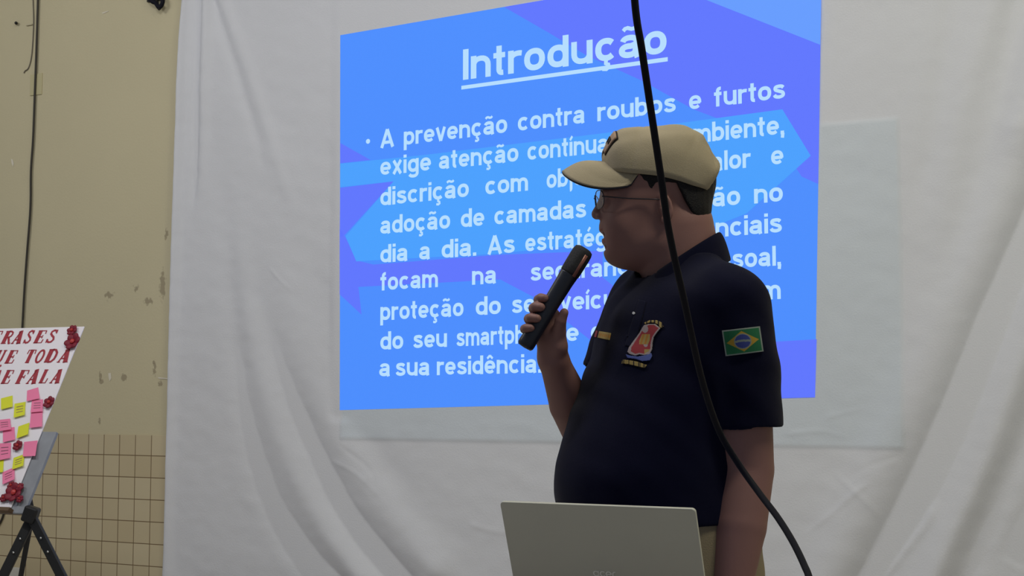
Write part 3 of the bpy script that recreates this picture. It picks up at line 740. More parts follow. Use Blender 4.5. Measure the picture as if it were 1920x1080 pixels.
def emb(s, t):
    x, y = 1162 + s * 86, 598 + t * 96
    zx, zy = (x - 1140) * 10.8, (y - 600) * 10.8
    if inpoly(x, y, BAR): return 1 if (int(zx * .012 + .2) * 7 + int(zx * .05)) % 4 else 5
    if inpoly(x, y, ARCp): return 1 if int(zx / 26) % 3 else 5
    if inpoly(x, y, SHI):
        if math.hypot(zx - 760, (zy - 185) * .8) < 62: return 2
        if 640 < zx < 860 and 290 < zy < 500 and abs((zx - 755) + (zy - 400) * .45) < 105: return 4 if int((zx + zy * .3) / 42) % 2 else 1
        if math.hypot(zx - 770, zy - 510) < 42: return 2
        if math.hypot(zx - 640, zy - 610) < 95: return 0
        if zy > 600 and zx > 740: return 1
        return 0
    if inpoly(x, y, SH): return 2
    if inpoly(x, y, FOOT): return 3
    return -1
decal('chest_emblem', [(1162, 598), (1248, 598), (1248, 694), (1162, 694)], 120, 134, emb, [RED, GOLD, WHT, LBLU, ORG, DRK], shirt)['label'] = 'red and gold shield emblem over a blue foot'
def tape(s, t):
    if s < .12: return 1
    if s < .22: return -1
    return 2 if (.3 < t < .75 and int(s * 26) % 3 != 0) else 0
decal('name_tape', [(1118, 620), (1146, 625), (1143, 638), (1115, 632)], 40, 18, tape, [GOLD, RED, ORG], shirt)['label'] = 'small gold name tape'
def dot(s, t): return 0 if math.hypot(s - .5, t - .5) < .5 else -1
PEARL = mat('pearl_button', lin((190, 190, 195)), .3)
decal('button', [(1186, 585), (1191, 585), (1191, 590), (1186, 590)], 12, 12, dot, [PEARL], shirt, .003)
decal('button', [(1174, 628), (1178, 628), (1178, 632), (1174, 632)], 12, 12, dot, [NAVY], shirt, .003)
decal('placket', [(1198, 562), (1212, 566), (1190, 652), (1172, 648)], 12, 50, lambda s, t: 0, [NAVY], shirt, .0008)

# trousers and shoes
def trouser_field():
    f = Field(np.arange(.05, .52, .006), np.arange(2.33, 2.90, .006), np.arange(.05, 1.13, .006))
    st = []
    for z, r in ((1.12, .165), (1.0, .170), (.94, .172), (.88, .172), (.80, .165)): st.append((z, .287, YB0, r, r + .015, r - .005))
    f.loft(st, TH, 0.03)
    for sgn in (-1, 1):
        hp = np.array((.287, YB0, 0)) + fl * 0.095 * sgn
        f.chain([(hp[0], hp[1], .86), (hp[0], hp[1], .50), (hp[0] + .01, hp[1], .09)], [.104, .082, .075], 0.03)
    pk = hx(1398, 1075, 2.56); f.ell(pk, (.034, .05, .055), 0.012)
    X = f.xs[:, None, None]; Y = f.ys[None, :, None]; Z = f.zs[None, None, :]
    f.v += (noise3(X, Y, Z, 30, 11) * .003).astype(np.float32); f.v = np.maximum(f.v, .075 - Z)
    return f
trs, _, _ = field_obj('trousers', trouser_field(), TROUSER, person, PB, 2)
SHOE = mat('black_leather', lin((28, 26, 26)), .4)
for sgn in (-1, 1):
    f = Field(np.arange(-.02, .55, .006), np.arange(2.3, 2.9, .006), np.arange(-.01, .16, .005))
    hp = np.array((.297, YB0, 0.045)) + fl * 0.095 * sgn
    f.chain([hp + ff * -0.05, hp + ff * .08, hp + ff * .19 + (0, 0, -.008)], [.047, .050, .042], .02); f.cone(hp, hp + (0, 0, .07), .05, .05, .02)
    f.v = np.maximum(f.v, (.002 - f.zs)[None, None, :])
    field_obj('shoe', f, SHOE, person, PB, 1)

# cap
CS = [(1136, 322), (1133, 300), (1134, 288), (1143, 268), (1152, 252), (1163, 242), (1178, 237), (1198, 236), (1216, 237), (1234, 236), (1255, 232), (1278, 231), (1294, 236), (1312, 252), (1330, 272), (1344, 292), (1352, 306), (1350, 318), (1342, 332), (1334, 348), (1326, 362)]
CR = [(1136, 322), (1150, 328), (1175, 334), (1200, 337), (1230, 341), (1262, 348), (1294, 357), (1326, 362)]
def curve2(pts, s, par):
    a = np.array(pts, float); L = np.concatenate([[0], np.cumsum(np.hypot(*np.diff(a, axis=0).T))]); L /= L[-1]
    L = L if par is None else par; return np.interp(s, L, a[:, 0]), np.interp(s, L, a[:, 1])
CSs = [tuple(p)[:2] for p in spline([(*q, 0) for q in CS], 5)]; CRs = [tuple(p)[:2] for p in spline([(*q, 0) for q in CR], 5)]
SRIM = (CS[0][0], CS[-1][0])
def cap_pt(s, al, lift=0.0):     # s: front 0 .. back 1, al: -1 near rim .. 0 top .. 1 far rim
    s2 = 0.5 - 0.5 * math.cos(math.pi * s) if False else s
    u0, v0 = curve2(CSs, s2, None)
    ur = SRIM[0] + (SRIM[1] - SRIM[0]) * (0.5 - 0.5 * math.cos(math.pi * s2)); vr = np.interp(ur, [q[0] for q in CRs], [q[1] for q in CRs])
    xr, zr = (ur - 960) / 1000, 1.27 + (740 - vr) / 1000; x0, z0 = (u0 - 960) / 1000, 1.27 + (740 - v0) / 1000
    Wd = .084 * math.sin(math.pi * max(0.0, min(1, s2))) ** .5 + .0005
    an = al * math.pi / 2; c = abs(math.cos(an)) ** .80; sn_ = math.copysign(abs(math.sin(an)) ** .86, al)
    bul = 1 + .05 * math.sin(abs(an) * 2) 
    return Vector((xr + (x0 - xr) * c, YB0 + Wd * sn_ * bul, zr + (z0 - zr) * c))
def cap():
    n, m_ = 72, 56; V = []; Fc = []
    for i in range(n + 1):
        for j in range(m_ + 1):
            al = -1 + 2 * j / m_; s = i / n; p = cap_pt(s, al)
            # seams between the panels and a few soft dents
            dn = .0
            for sc_, w_ in ((.36, .010), (.66, .010)): dn -= .0016 * math.exp(-((s - sc_ + .05 * abs(al)) / w_) ** 2)
            dn -= .0014 * math.exp(-(al / .012) ** 2) 
            dn += .0018 * math.sin(17 * s - 9 * al + 1) * math.sin(6 * s + 13 * al) * (1 - abs(al)) * min(1, s * 4)
            dn += .0030 * math.sin(9 * s + 5 * al) * math.sin(7 * al + 14 * s + .6) * (1 - abs(al)) * min(1, s * 4)
            dn -= .009 * math.exp(-((s - .80) / .05) ** 2 - ((al + .32 + (s - .8) * 2.2) / .13) ** 2) - .009 * math.exp(-((s - .66) / .04) ** 2 - ((al + .30) / .12) ** 2)
            cdir = (p - Vector((.28, YB0, 1.66))).normalized()
            V.append(p + cdir * dn - PB)
    for i in range(n):
        for j in range(m_): Fc.append((i * (m_ + 1) + j, (i + 1) * (m_ + 1) + j, (i + 1) * (m_ + 1) + j + 1, i * (m_ + 1) + j + 1))
    o = mesh('cap', V, Fc, KHAKI, person); sd = o.modifiers.new('thickness', 'SOLIDIFY'); sd.thickness = .0028; sd.offset = 0
    return o
capo = cap(); capo['label'] = 'khaki baseball cap'
CAPU = mat('cap_lining', lin((34, 34, 48)), .9)
def brim():
    n, m_ = 48, 16
    def bp(i, j):
        be = -1 + 2 * i / n; an = be * R(84); t = j / m_
        # inner edge follows the front of the crown, outer edge is an ellipse drooping at the sides
        cx = .245
        xi, yi = cx - .078 * math.cos(an) ** .8 , .079 * math.sin(an)
        ui = 960 + 1000 * xi; zi = 1.27 + (740 - np.interp(ui, [q[0] for q in CRs], [q[1] for q in CRs])) / 1000 + .020 * math.cos(an) ** 2
        xo = .238 - .143 * math.cos(an) ** .75; yo = .082 * math.copysign(abs(math.sin(an)) ** .8, an)
        zo = 1.27 + (740 - 319) / 1000 - .036 * abs(math.sin(an)) ** 1.4 + .015 * (1 - math.cos(an)) ** 3
        x = xi + (xo - xi) * t; y = yi + (yo - yi) * t; z = zi + (zo - zi) * t + .010 * math.sin(math.pi * t) * math.cos(an)
        return Vector((x, YB0 + y * .92, z + .17 * y * min(1.0, t * 1.6)))
    for nm, mt, off in (('brim', KHAKI, 0), ('brim_lining', CAPU, -.0026)):
        V = []; Fc = []
        for i in range(n + 1):
            for j in range(m_ + 1): V.append(bp(i, j) - PB + Vector((0, 0, off)))
        for i in range(n):
            for j in range(m_):
                Fc.append((i * (m_ + 1) + j, i * (m_ + 1) + j + 1, (i + 1) * (m_ + 1) + j + 1, (i + 1) * (m_ + 1) + j))
        o = mesh(nm, V, Fc, mt, capo); sd = o.modifiers.new('thickness', 'SOLIDIFY'); sd.thickness = .0026; sd.offset = 0
brim()
def on_cap(name, s0, s1, a0, a1, lift, mt, parent, nu=8, nv=16, th=.003):
    V = []; Fc = []
    for i in range(nu + 1):
        for j in range(nv + 1):
            p = cap_pt(s0 + (s1 - s0) * i / nu, a0 + (a1 - a0) * j / nv); c = (p - Vector((.27, YB0, 1.67))).normalized()
            V.append(p + c * lift - PB)
    for i in range(nu):
        for j in range(nv): Fc.append((i * (nv + 1) + j, (i + 1) * (nv + 1) + j, (i + 1) * (nv + 1) + j + 1, i * (nv + 1) + j + 1))
    o = mesh(name, V, Fc, mt, parent); sd = o.modifiers.new('thickness', 'SOLIDIFY'); sd.thickness = th; sd.offset = 0
    return o
pt = on_cap('cap_patch', .105, .215, -.50, .42, .004, mat('patch_khaki', lin((168, 140, 118)), .8), capo); pt['label'] = 'raised rectangular patch on the cap front'
on_cap('patch_backing', .098, .222, -.53, .45, .0022, DRK, pt)
for q in range(4): on_cap('patch_letter', .150, .180, -.42 + .2 * q, -.30 + .2 * q, .0062, DRK, pt, 2, 3, .001)
on_cap('cap_tag', .965, .995, -.62, -.42, .003, CAPU, capo, 3, 4)
# glasses
GM = mat('glasses_metal', lin((60, 58, 66)), .3, metal=.6)
glass = bpy.data.materials.new('clear_lens'); glass.use_nodes = True
gb = glass.node_tree.nodes['Principled BSDF']; gb.inputs['Base Color'].default_value = (.9, .95, 1, 1); gb.inputs['Roughness'].default_value = .03; gb.inputs['Alpha'].default_value = .22; gb.inputs['Specular IOR Level'].default_value = .8
gl = empty('glasses', (0, 0, 0)); gl.parent = person; gl['label'] = 'thin framed clear glasses'
for sgn in (-1, 1):
    pts = []
    for k in range(28):
        t = 2 * math.pi * k / 28; yy = YB0 + sgn * (.034 + .024 * math.copysign(abs(math.cos(t)) ** .8, math.cos(t))); zv = 379 - 17 * math.copysign(abs(math.sin(t)) ** .8, math.sin(t))
        wrap = .012 * ((yy - YB0) / .058) ** 2
        q = hx(1116.5 + (zv - 379) * .10, zv, YB0); pts.append(Vector((q[0] + wrap, yy, q[2])))
    tube('lens_rim', [p - PB for p in pts], .0009, GM, gl, 6, closed=True)
    c = sum(pts, Vector()) / len(pts)
    mesh('lens', [p - PB for p in pts] + [c - PB + Vector((-.001, 0, 0))], [(k, (k + 1) % 28, 28) for k in range(28)], glass, gl)
    e0 = Vector(hx(1129, 368, YB0 + sgn * .060)); e1 = Vector(hx(1180, 372, YB0 + sgn * .074)); e2 = Vector(hx(1240, 374, YB0 + sgn * .079))
    tube('temple', [p - PB for p in spline([e0, e1, e2], 4)], .0012, GM, gl, 6)
b0 = Vector(hx(1116, 374, YB0 - .010)); b1 = Vector(hx(1116, 374, YB0 + .010)); tube('bridge', [p - PB for p in spline([b0, (b0 + b1) / 2 + Vector((-.002, 0, .002)), b1], 4)], .0011, GM, gl, 6)

# microphone
ma, mb = Vector(hx(987, 645, MY)), Vector(hx(1094, 470, MY - .004)); mdir = (mb - ma).normalized()
mic = empty('microphone', W(ma), YAW); tag(mic, 'black cordless handheld microphone held up near his mouth', 'microphone')
def lathe(name, a, d, prof, m, parent, base, seg=36):
    z = d.normalized(); x = z.cross(Vector((0, 1, 0.01))).normalized(); y = z.cross(x); V = []; Fc = []
    for r, h in prof:
        for k in range(seg):
            t = 2 * math.pi * k / seg; V.append(a + z * h + (x * math.cos(t) + y * math.sin(t)) * max(r, .0003))
    for i in range(len(prof) - 1):
        for k in range(seg): Fc.append((i * seg + k, i * seg + (k + 1) % seg, (i + 1) * seg + (k + 1) % seg, (i + 1) * seg + k))
    Fc.append(tuple(range(seg - 1, -1, -1))); Fc.append(tuple((len(prof) - 1) * seg + k for k in range(seg)))
    return mesh(name, V, Fc, m, parent, base=base)
ML = (mb - ma).length
MBODY = mat('microphone_body', lin((32, 36, 50)), .4, spec=.5)
lathe('handle', ma, mdir, [(.001, -.008), (.013, -.007), (.0158, -.003), (.0162, .004), (.0158, .02), (.0158, .09), (.0166, .135), (.0176, .150), (.0176, .152)], MBODY, mic, ma)
MESHM = mat('microphone_grille', lin((24, 26, 36)), .6, bump=.6, bscale=1200)
lathe('grille', ma, mdir, [(.0176, .152), (.0186, .154), (.0190, .17), (.0192, ML - .012), (.0188, ML - .004), (.0172, ML + .002), (.012, ML + .005), (.001, ML + .006)], MESHM, mic, ma)
# copper coloured strip along the grille, facing the room
zax = mdir; ax_ = zax.cross(Vector((0, -1, 0))).normalized(); ay_ = Vector((0, -1, 0)); ay_ = (ay_ - zax * ay_.dot(zax)).normalized()
V = []
for hh in (.150, .196):
    for k in range(5):
        t = R(20 + 5 * k); V.append(ma + zax * hh + (ax_ * math.sin(t) + ay_ * math.cos(t)) * .0199)
COP = mat('copper_strip', lin((150, 100, 90)), .35, metal=.3)
o = mesh('copper_strip', V, [(k, k + 1, k + 6, k + 5) for k in range(4)], COP, mic, base=ma); o.modifiers.new('t', 'SOLIDIFY').thickness = .0012
#PART3
# ------------------------------------------------------------------ flip chart easel and poster
hP = Vector((1, -.45, 0)).normalized(); eP = Vector((.2205, .49, 1)).normalized(); nP = hP.cross(eP).normalized()   # nP points away from the camera
if nP.y < 0: nP = -nP
OP = Vector(P(158, 612, 5.6))
def onP(u, v, off=0.0):          # pixel -> point on the poster plane, off metres in front of it
    o_ = OP - nP * off; d = Vector(ray(u, v)); return CAMC + d * ((o_ - CAMC).dot(nP) / d.dot(nP))
def abP(u, v): q = onP(u, v) - OP; return q.dot(hP), q.dot(eP)
def ptP(a, b, off=0.0): return OP + hP * a + eP * b - nP * off
WHITEP = mat('white_card', lin((246, 242, 250)), .6, vary=.015)
def slab(name, a0, a1, b0, b1, off, th, m, parent, base):
    c = ptP((a0 + a1) / 2, (b0 + b1) / 2, off - th / 2) - base
    rot = Matrix((hP, nP, eP)).transposed()
    return boxes(name, [(c, (abs(a1 - a0), th, abs(b1 - b0)), rot)], m, parent, bevel=min(.002, th * .3))
a_r, b_b = 0.0, abP(30, 952)[1]; PWD = 0.72
bP = ptP(-PWD / 2, b_b); poster = empty('mothers_phrases_poster', W(bP), YAW)
poster.name = 'handmade_poster'
tag(poster, 'white handmade poster with red lettering, sticky notes and flowers on a flip chart stand', 'poster')
slab('card', -PWD, 0, b_b, 0, 0, .004, WHITEP, poster, bP)
REDL = mat('red_lettering', lin((168, 40, 58)), .6)
TK, TN = .33, .11
def serif(ch):                   # fat-faced slab italic capitals in a unit box: (polyline, width)
    v = lambda x, a=0.0, b=1.0, w_=TK: ([(x, a), (x, b)], w_)
    hs = lambda x0, x1, y: ([(x0, y), (x1, y)], .07)
    if ch == 'R': return [v(.22), hs(.0, .5, .035), hs(0, .5, .965), ([(.3, .96), (.55, .95), (.72, .86), (.74, .74), (.68, .58), (.5, .5), (.3, .49)], .14), ([(.5, .5), (.66, .25), (.78, .03), (.92, .04)], .17)]
    if ch == 'A': return [([(.12, 0), (.48, 1)], TN), ([(.46, 1), (.74, 0)], TK), ([(.25, .3), (.65, .3)], TN), hs(0, .28, .035), hs(.52, .95, .035)]
    if ch == 'S': return [([(.68, .78), (.6, .93), (.4, .96), (.22, .86), (.2, .7), (.4, .54), (.6, .42), (.68, .24), (.55, .07), (.35, .04), (.15, .12), (.1, .26)], .17), ([(.7, .7), (.7, 1)], .07), ([(.08, 0), (.08, .3)], .07)]
    if ch == 'E': return [v(.22), hs(0, .8, .04), hs(0, .82, .96), ([(.3, .5), (.62, .5)], TN), ([(.78, .04), (.82, .3)], .09), ([(.78, .96), (.8, .72)], .09), ([(.62, .38), (.62, .64)], .07)]
    if ch == 'F': return [v(.22), hs(0, .5, .035), hs(0, .84, .96), ([(.3, .5), (.62, .5)], TN), ([(.8, .96), (.82, .7)], .09), ([(.62, .38), (.62, .64)], .07)]
    if ch == 'L': return [v(.22), hs(0, .8, .04), hs(0, .46, .965), ([(.76, .04), (.82, .36)], .1)]
    if ch == 'T': return [v(.42), hs(.2, .64, .035), hs(.02, .84, .96), ([(.05, .96), (.02, .68)], .09), ([(.8, .96), (.84, .68)], .09)]
    if ch == 'D': return [v(.2), hs(0, .45, .035), hs(0, .45, .965), ([(.3, .96), (.56, .93), (.74, .72), (.76, .5), (.73, .26), (.56, .06), (.3, .04)], .17)]
    if ch == 'O' or ch == 'Q': return [([(.45 + .30 * math.cos(t * math.pi / 9), .5 + .45 * math.sin(t * math.pi / 9)) for t in range(19)], .17)] + ([([(.5, .2), (.75, -.1)], .12)] if ch == 'Q' else [])
    if ch == 'U': return [([(.2, 1), (.2, .3), (.3, .08), (.48, .03), (.64, .1), (.72, .3), (.72, 1)], .15), v(.2, .25, 1), hs(.02, .42, .965), hs(.56, .88, .965)]
    if ch == 'M': return [v(.12, 0, 1, TN), ([(.14, 1), (.45, .1)], .2), ([(.45, .1), (.78, 1)], TN), v(.82), hs(0, .26, .035), hs(.62, 1, .035)]
    return []
def letter(ch, x0, x1, yt, yb, name='letter'):
    A = Vector(abP(x0, yb)); B_ = Vector(abP(x1, yb)); T_ = abP(x0, yt)[1]; w_ = (B_ - A).x; h_ = T_ - A.y; vs = []; fs = []
    for pl, wd in serif(ch):
        n0 = len(vs); ribbon([(x * .9 + y * .0, y) for x, y in pl], wd, vs, fs)
    V = [ptP(A.x + x * w_ + y * h_ * .06, A.y + y * h_, .0012) - bP for x, y in vs]
    mesh(name, V, fs, REDL, poster, smooth=False)
for ch, x0, x1, yt, yb in (('F', -19, -1, 621, 645), ('R', 1, 22, 621, 645), ('A', 20, 41, 621, 645), ('S', 42, 61, 620, 644), ('E', 62, 83, 620, 644), ('S', 84, 106, 619, 643),
                           ('Q', -42, -20, 657, 682), ('U', -16, 7, 657, 682), ('E', 8, 28, 657, 682), ('T', 43, 62, 656, 681), ('O', 61, 82, 656, 681), ('D', 82, 107, 655, 680), ('A', 106, 130, 655, 680),
                           ('M', -46, -24, 695, 721), ('A', -22, -1, 695, 721), ('E', 1, 20, 694, 720), ('F', 28, 49, 694, 720), ('A', 48, 70, 693, 720), ('L', 72, 90, 693, 719), ('A', 92, 114, 693, 719)):
    letter(ch, x0, x1, yt, yb)
poly('letter', [[onP(u, v, .0012) for u, v in ((-14, 688), (-9, 684), (-3, 687), (2, 683), (3, 686), (-3, 690), (-9, 687), (-13, 691))]], REDL, poster, base=bP)
PINK = mat('pink_paper', lin((250, 132, 176)), .6); YELP = mat('yellow_paper', lin((228, 232, 44)), .6); INK = mat('pencil_ink', lin((140, 90, 110)), .7)
Z5 = lambda l: [(x / 2.205, 590 + y / 2.205) for x, y in l]
NOTES = [(PINK, [(112, 314), (158, 300), (164, 346), (110, 358)]), (PINK, [(132, 352), (178, 350), (176, 400), (126, 404)]), (PINK, [(128, 404), (176, 400), (174, 462), (122, 468)]), (PINK, [(-8, 435), (42, 430), (46, 474), (-6, 482)]),
         (PINK, [(12, 472), (60, 464), (62, 516), (12, 528)]), (PINK, [(-6, 532), (46, 530), (42, 592), (-6, 602)]), (PINK, [(100, 526), (156, 520), (146, 584), (94, 586)]), (PINK, [(10, 652), (60, 630), (60, 680), (10, 702)]),
         (YELP, [(4, 346), (52, 334), (52, 380), (4, 392)]), (YELP, [(60, 368), (106, 360), (102, 414), (56, 426)]), (YELP, [(76, 462), (122, 446), (116, 494), (68, 512)]), (YELP, [(56, 592), (102, 576), (96, 624), (50, 640)]), (YELP, [(-26, 606), (16, 600), (12, 650), (-28, 656)]),
         (YELP, [(-60, 352), (-14, 346), (-14, 396), (-60, 400)]), (PINK, [(-70, 420), (-20, 416), (-20, 470), (-70, 474)]), (PINK, [(-80, 540), (-30, 534), (-30, 590), (-80, 596)])]
for i, (m_, q) in enumerate(NOTES):
    lo = .0015 + .0006 * (i % 4); V = []
    pts = Z5(q); A, B_, C_, D_ = [Vector(p).to_2d() for p in pts]; n = 5
    for a in range(n + 1):
        for b in range(n + 1):
            s_, t_ = a / n, b / n; p = (A * (1 - s_) + B_ * s_) * (1 - t_) + (D_ * (1 - s_) + C_ * s_) * t_
            V.append(onP(p.x, p.y, lo + .006 * t_ ** 3) - bP)
    no = mesh('sticky_note', V, [(a * 6 + b, a * 6 + b + 1, a * 6 + b + 7, a * 6 + b + 6) for a in range(n) for b in range(n)], m_, poster)
    no['label'] = 'pink sticky note' if m_ is PINK else 'yellow sticky note'
    L_ = []
    for r_ in range(3):
        t0 = .25 + .2 * r_; f_ = lambda s_, t_: (A * (1 - s_) + B_ * s_) * (1 - t_) + (D_ * (1 - s_) + C_ * s_) * t_
        L_.append([onP(*f_(.2, t0), lo + .001 + .006 * t0 ** 3), onP(*f_(.8, t0), lo + .001 + .006 * t0 ** 3), onP(*f_(.8, t0 + .04), lo + .001 + .006 * t0 ** 3), onP(*f_(.2, t0 + .04), lo + .001 + .006 * t0 ** 3)])
    if i % 2: poly('handwriting', L_, INK, no, base=bP)
CRIM = mat('crimson_foam', lin((128, 16, 44)), .6, vary=.08, vscale=60)
def flower(u, v, rpx, ph=0.0):
    c = onP(u, v, .006); r = rpx / 2600 * 5.5; bm = bmesh.new(); rot = Matrix((hP, eP, -nP)).transposed().to_4x4()
    for k in range(6):
        an = ph + k * math.pi / 3; q = bmesh.ops.create_icosphere(bm, subdivisions=2, radius=1)
        bmesh.ops.transform(bm, matrix=Matrix.Translation(c - bP) @ rot @ Matrix.Rotation(an, 4, 'Z') @ Matrix.Translation((r * .58, 0, .002)) @ Matrix.Rotation(R(-22), 4, 'Y') @ Matrix.Diagonal((r * .52, r * .46, .006, 1)), verts=q['verts'])
    me = bpy.data.meshes.new('flower'); bm.to_mesh(me); bm.free(); me.materials.append(CRIM); me.polygons.foreach_set('use_smooth', [True] * len(me.polygons))
    o = bpy.data.objects.new('flower', me); C.objects.link(o); o.parent = poster
    bm = bmesh.new(); q = bmesh.ops.create_icosphere(bm, subdivisions=2, radius=1)
    bmesh.ops.transform(bm, matrix=Matrix.Translation(c - bP) @ rot @ Matrix.Translation((0, 0, .006)) @ Matrix.Diagonal((r * .3, r * .3, .007, 1)), verts=q['verts'])
    me = bpy.data.meshes.new('flower_centre'); bm.to_mesh(me); bm.free(); me.materials.append(CEN); o2_ = bpy.data.objects.new('flower_centre', me); C.objects.link(o2_); o2_.parent = o
CEN = mat('flower_eye', lin((190, 60, 60)), .4)
for a in ((136, 620, 11), (137, 641, 17), (93, 755, 12), (34, 836, 10), (27, 924, 18), (22, 911, 8), (38, 914, 8), (8, 934, 8), (38, 936, 7), (-60, 640, 16), (-55, 760, 12)): flower(*a, ph=a[0] * .3)

# stand
GREYB = mat('worn_grey_board', lin((146, 150, 158)), .7, vary=.25, vscale=14); BLKM = mat('black_powder_coat', lin((30, 30, 31)), .45, spec=.4); BRN = mat('brown_rail', lin((96, 74, 52)), .6)
hub = onP(60, 966, -.03); bE = Vector((hub.x, hub.y, 0)); easel = empty('flip_chart_stand', W(bE), YAW)
tag(easel, 'flip chart stand with worn grey board and splayed black tripod legs beside the tiled wall', 'easel')
a1 = abP(103, 815)[0]; bt = abP(100, 808)[1]; bb = abP(52, 962)[1]
slab('backing_board', -PWD - a1 * .6, a1 - .004, bb, bt, -.006, .014, GREYB, easel, bE)
slab('ledge', -PWD + .02, abP(24, 955)[0], b_b - .022, b_b - .006, .02, .03, BRN, easel, bE)
def leg(u, v, nm='leg', dy=0.0):
    d = Vector(ray(u, v)); y0 = hub.y + dy; t = y0 / d.y; q = CAMC + d * t; dr = (q - hub); e_ = hub + dr * (hub.z / -dr.z)
    return e_
foot = []
for (u, v, dy) in ((4, 1080, -.06), (118, 1080, -.05), (40, 1075, .30)):
    e_ = leg(u, v, dy=dy); dr = (e_ - hub).normalized(); L = (e_ - hub).length
    x_ = dr.cross(Vector((0, 1, 0))).normalized(); y_ = dr.cross(x_)
    if dy > .2:
        o = tube('leg', [hub - bE, e_ - bE - dr * .02], .010, BLKM, easel)
    else:
        rot = Matrix((x_, y_, dr)).transposed(); off = y_ * (.012 if u > 60 else -.012)
        o = boxes('leg', [((hub + e_) / 2 - bE - dr * .012 + off, (.036, .020, L - .012), rot)], BLKM, easel, bevel=.004)
    tube('rubber_foot', [e_ - bE - dr * .05, e_ - bE - dr * .008], .021, BLACK, o, 12)
    if dy < .2:
        for k in (.10, .16, .34, .36):
            pc_ = hub + dr * L * k + off - bE + Vector((0, -.0125, 0)); tube('rivet', [pc_, pc_ + Vector((0, -.004, 0))], .004, mat('steel', (.6, .6, .6), .3, metal=1) if 'steel' not in bpy.data.materials else bpy.data.materials['steel'], o, 8)
boxes('hinge_block', [(hub - bE + Vector((0, -.012, .004)), (.052, .05, .06), Matrix.Rotation(R(18), 3, 'Y'))], BLKM, easel, bevel=.008)
tube('mast', [hub - bE, ptP(-PWD * .45, -.25, -.035) - bE], .013, BLKM, easel)

# ------------------------------------------------------------------ laptop and desk
hL = Vector((1, -.49, 0)).normalized(); eL = Vector((-.17, -.35, 1)).normalized(); nL = eL.cross(hL).normalized(); LWD, LHT = .308, .212
if nL.y > 0: nL = -nL              # towards the camera
lo_, hi_ = 1.4, 3.0
def pix(p):
    r = Vector(p) - CAMC; y = r.y * cp + r.z * sp; return 960 + F * r.x / y, 540 - F * (-r.y * sp + r.z * cp) / y
for _ in range(40):
    md = (lo_ + hi_) / 2; O_ = Vector(P(937, 941, md)); 
    if pix(O_ + hL * LWD)[0] - 937 > 366: lo_ = md
    else: hi_ = md
OL = Vector(P(937, 941, md)); hinge = OL + hL * LWD / 2 - eL * LHT
away = Vector((.49, 1, 0)).normalized(); bL = Vector(hinge); bL.z -= .016
lap = empty('laptop', W(bL), YAW); tag(lap, 'open silver laptop seen from behind its lid, standing on the desk before the man', 'laptop')
ALU = mat('brushed_aluminium', lin((206, 206, 196)), .5, metal=.05, bump=.05, bscale=900, vary=.04, vscale=12, spec=.4)
def rrect(w_, h_, r, n=8):
    out = []
    for cx, cz, a0 in ((w_ / 2 - r, h_ - r, 0), (-w_ / 2 + r, h_ - r, 90), (-w_ / 2 + r, r, 180), (w_ / 2 - r, r, 270)):
        for k in range(n + 1): t = R(a0 + 90 * k / n); out.append((cx + r * math.cos(t), cz + r * math.sin(t)))
    return out
def plate(name, o_, ux_, uz_, un_, w_, h_, r, th, m, parent, base, bev=.0008):
    pr = rrect(w_, h_, r); n = len(pr); V = [o_ + ux_ * x + uz_ * z - base for x, z in pr] + [o_ + ux_ * x + uz_ * z - un_ * th - base for x, z in pr]
    Fc = [tuple(range(n)), tuple(range(2 * n - 1, n - 1, -1))] + [(k, k + n, (k + 1) % n + n, (k + 1) % n) for k in range(n)]
    o = mesh(name, V, Fc, m, parent, smooth=False); b = o.modifiers.new('bev', 'BEVEL'); b.width = bev; b.segments = 2; b.limit_method = 'ANGLE'; return o
LO = OL + hL * LWD / 2 - eL * LHT
lid = plate('lid', LO, hL, eL, nL, LWD, LHT, .006, .0055, ALU, lap, bL)
SCR = mat('lit_screen', (.02, .02, .03), .3, emit=(.10, .22, .6), estr=.5)
plate('screen', LO + eL * .014 - nL * .0056, hL, eL, nL, LWD - .016, LHT - .024, .002, .0004, SCR, lid, bL, .0001)
RIM = mat('wordmark_white', lin((252, 252, 248)), .3, metal=.0)  # white base colour stands in for the reflection on polished metal
KEYM = mat('laptop_deck', lin((120, 122, 116)), .45, metal=.4)
deck = plate('deck', LO + away * .006 - Vector((0, 0, .002)), hL, away, Vector((0, 0, 1)), LWD, .205, .008, .014, KEYM, lap, bL)
KB = mat('black_keys', lin((26, 26, 28)), .5)
ks = []
rotD = Matrix((hL, away, Vector((0, 0, 1)))).transposed()
for r_ in range(5):
    for c_ in range(14): ks.append((LO - bL + hL * (-.128 + c_ * .0197) + away * (.035 + r_ * .0195) + Vector((0, 0, -.0012)), (.0165, .0160, .0022), rotD))
boxes('keyboard', ks, KB, deck)['kind'] = 'stuff'
boxes('touchpad', [(LO - bL + away * .168 + Vector((0, 0, -.0018)), (.1, .06, .001), rotD)], KB, deck)
tube('hinge', [LO - bL - hL * .12 - Vector((0, 0, .001)) + away * .002, LO - bL + hL * .12 - Vector((0, 0, .001)) + away * .002], .0045, KB, lap)
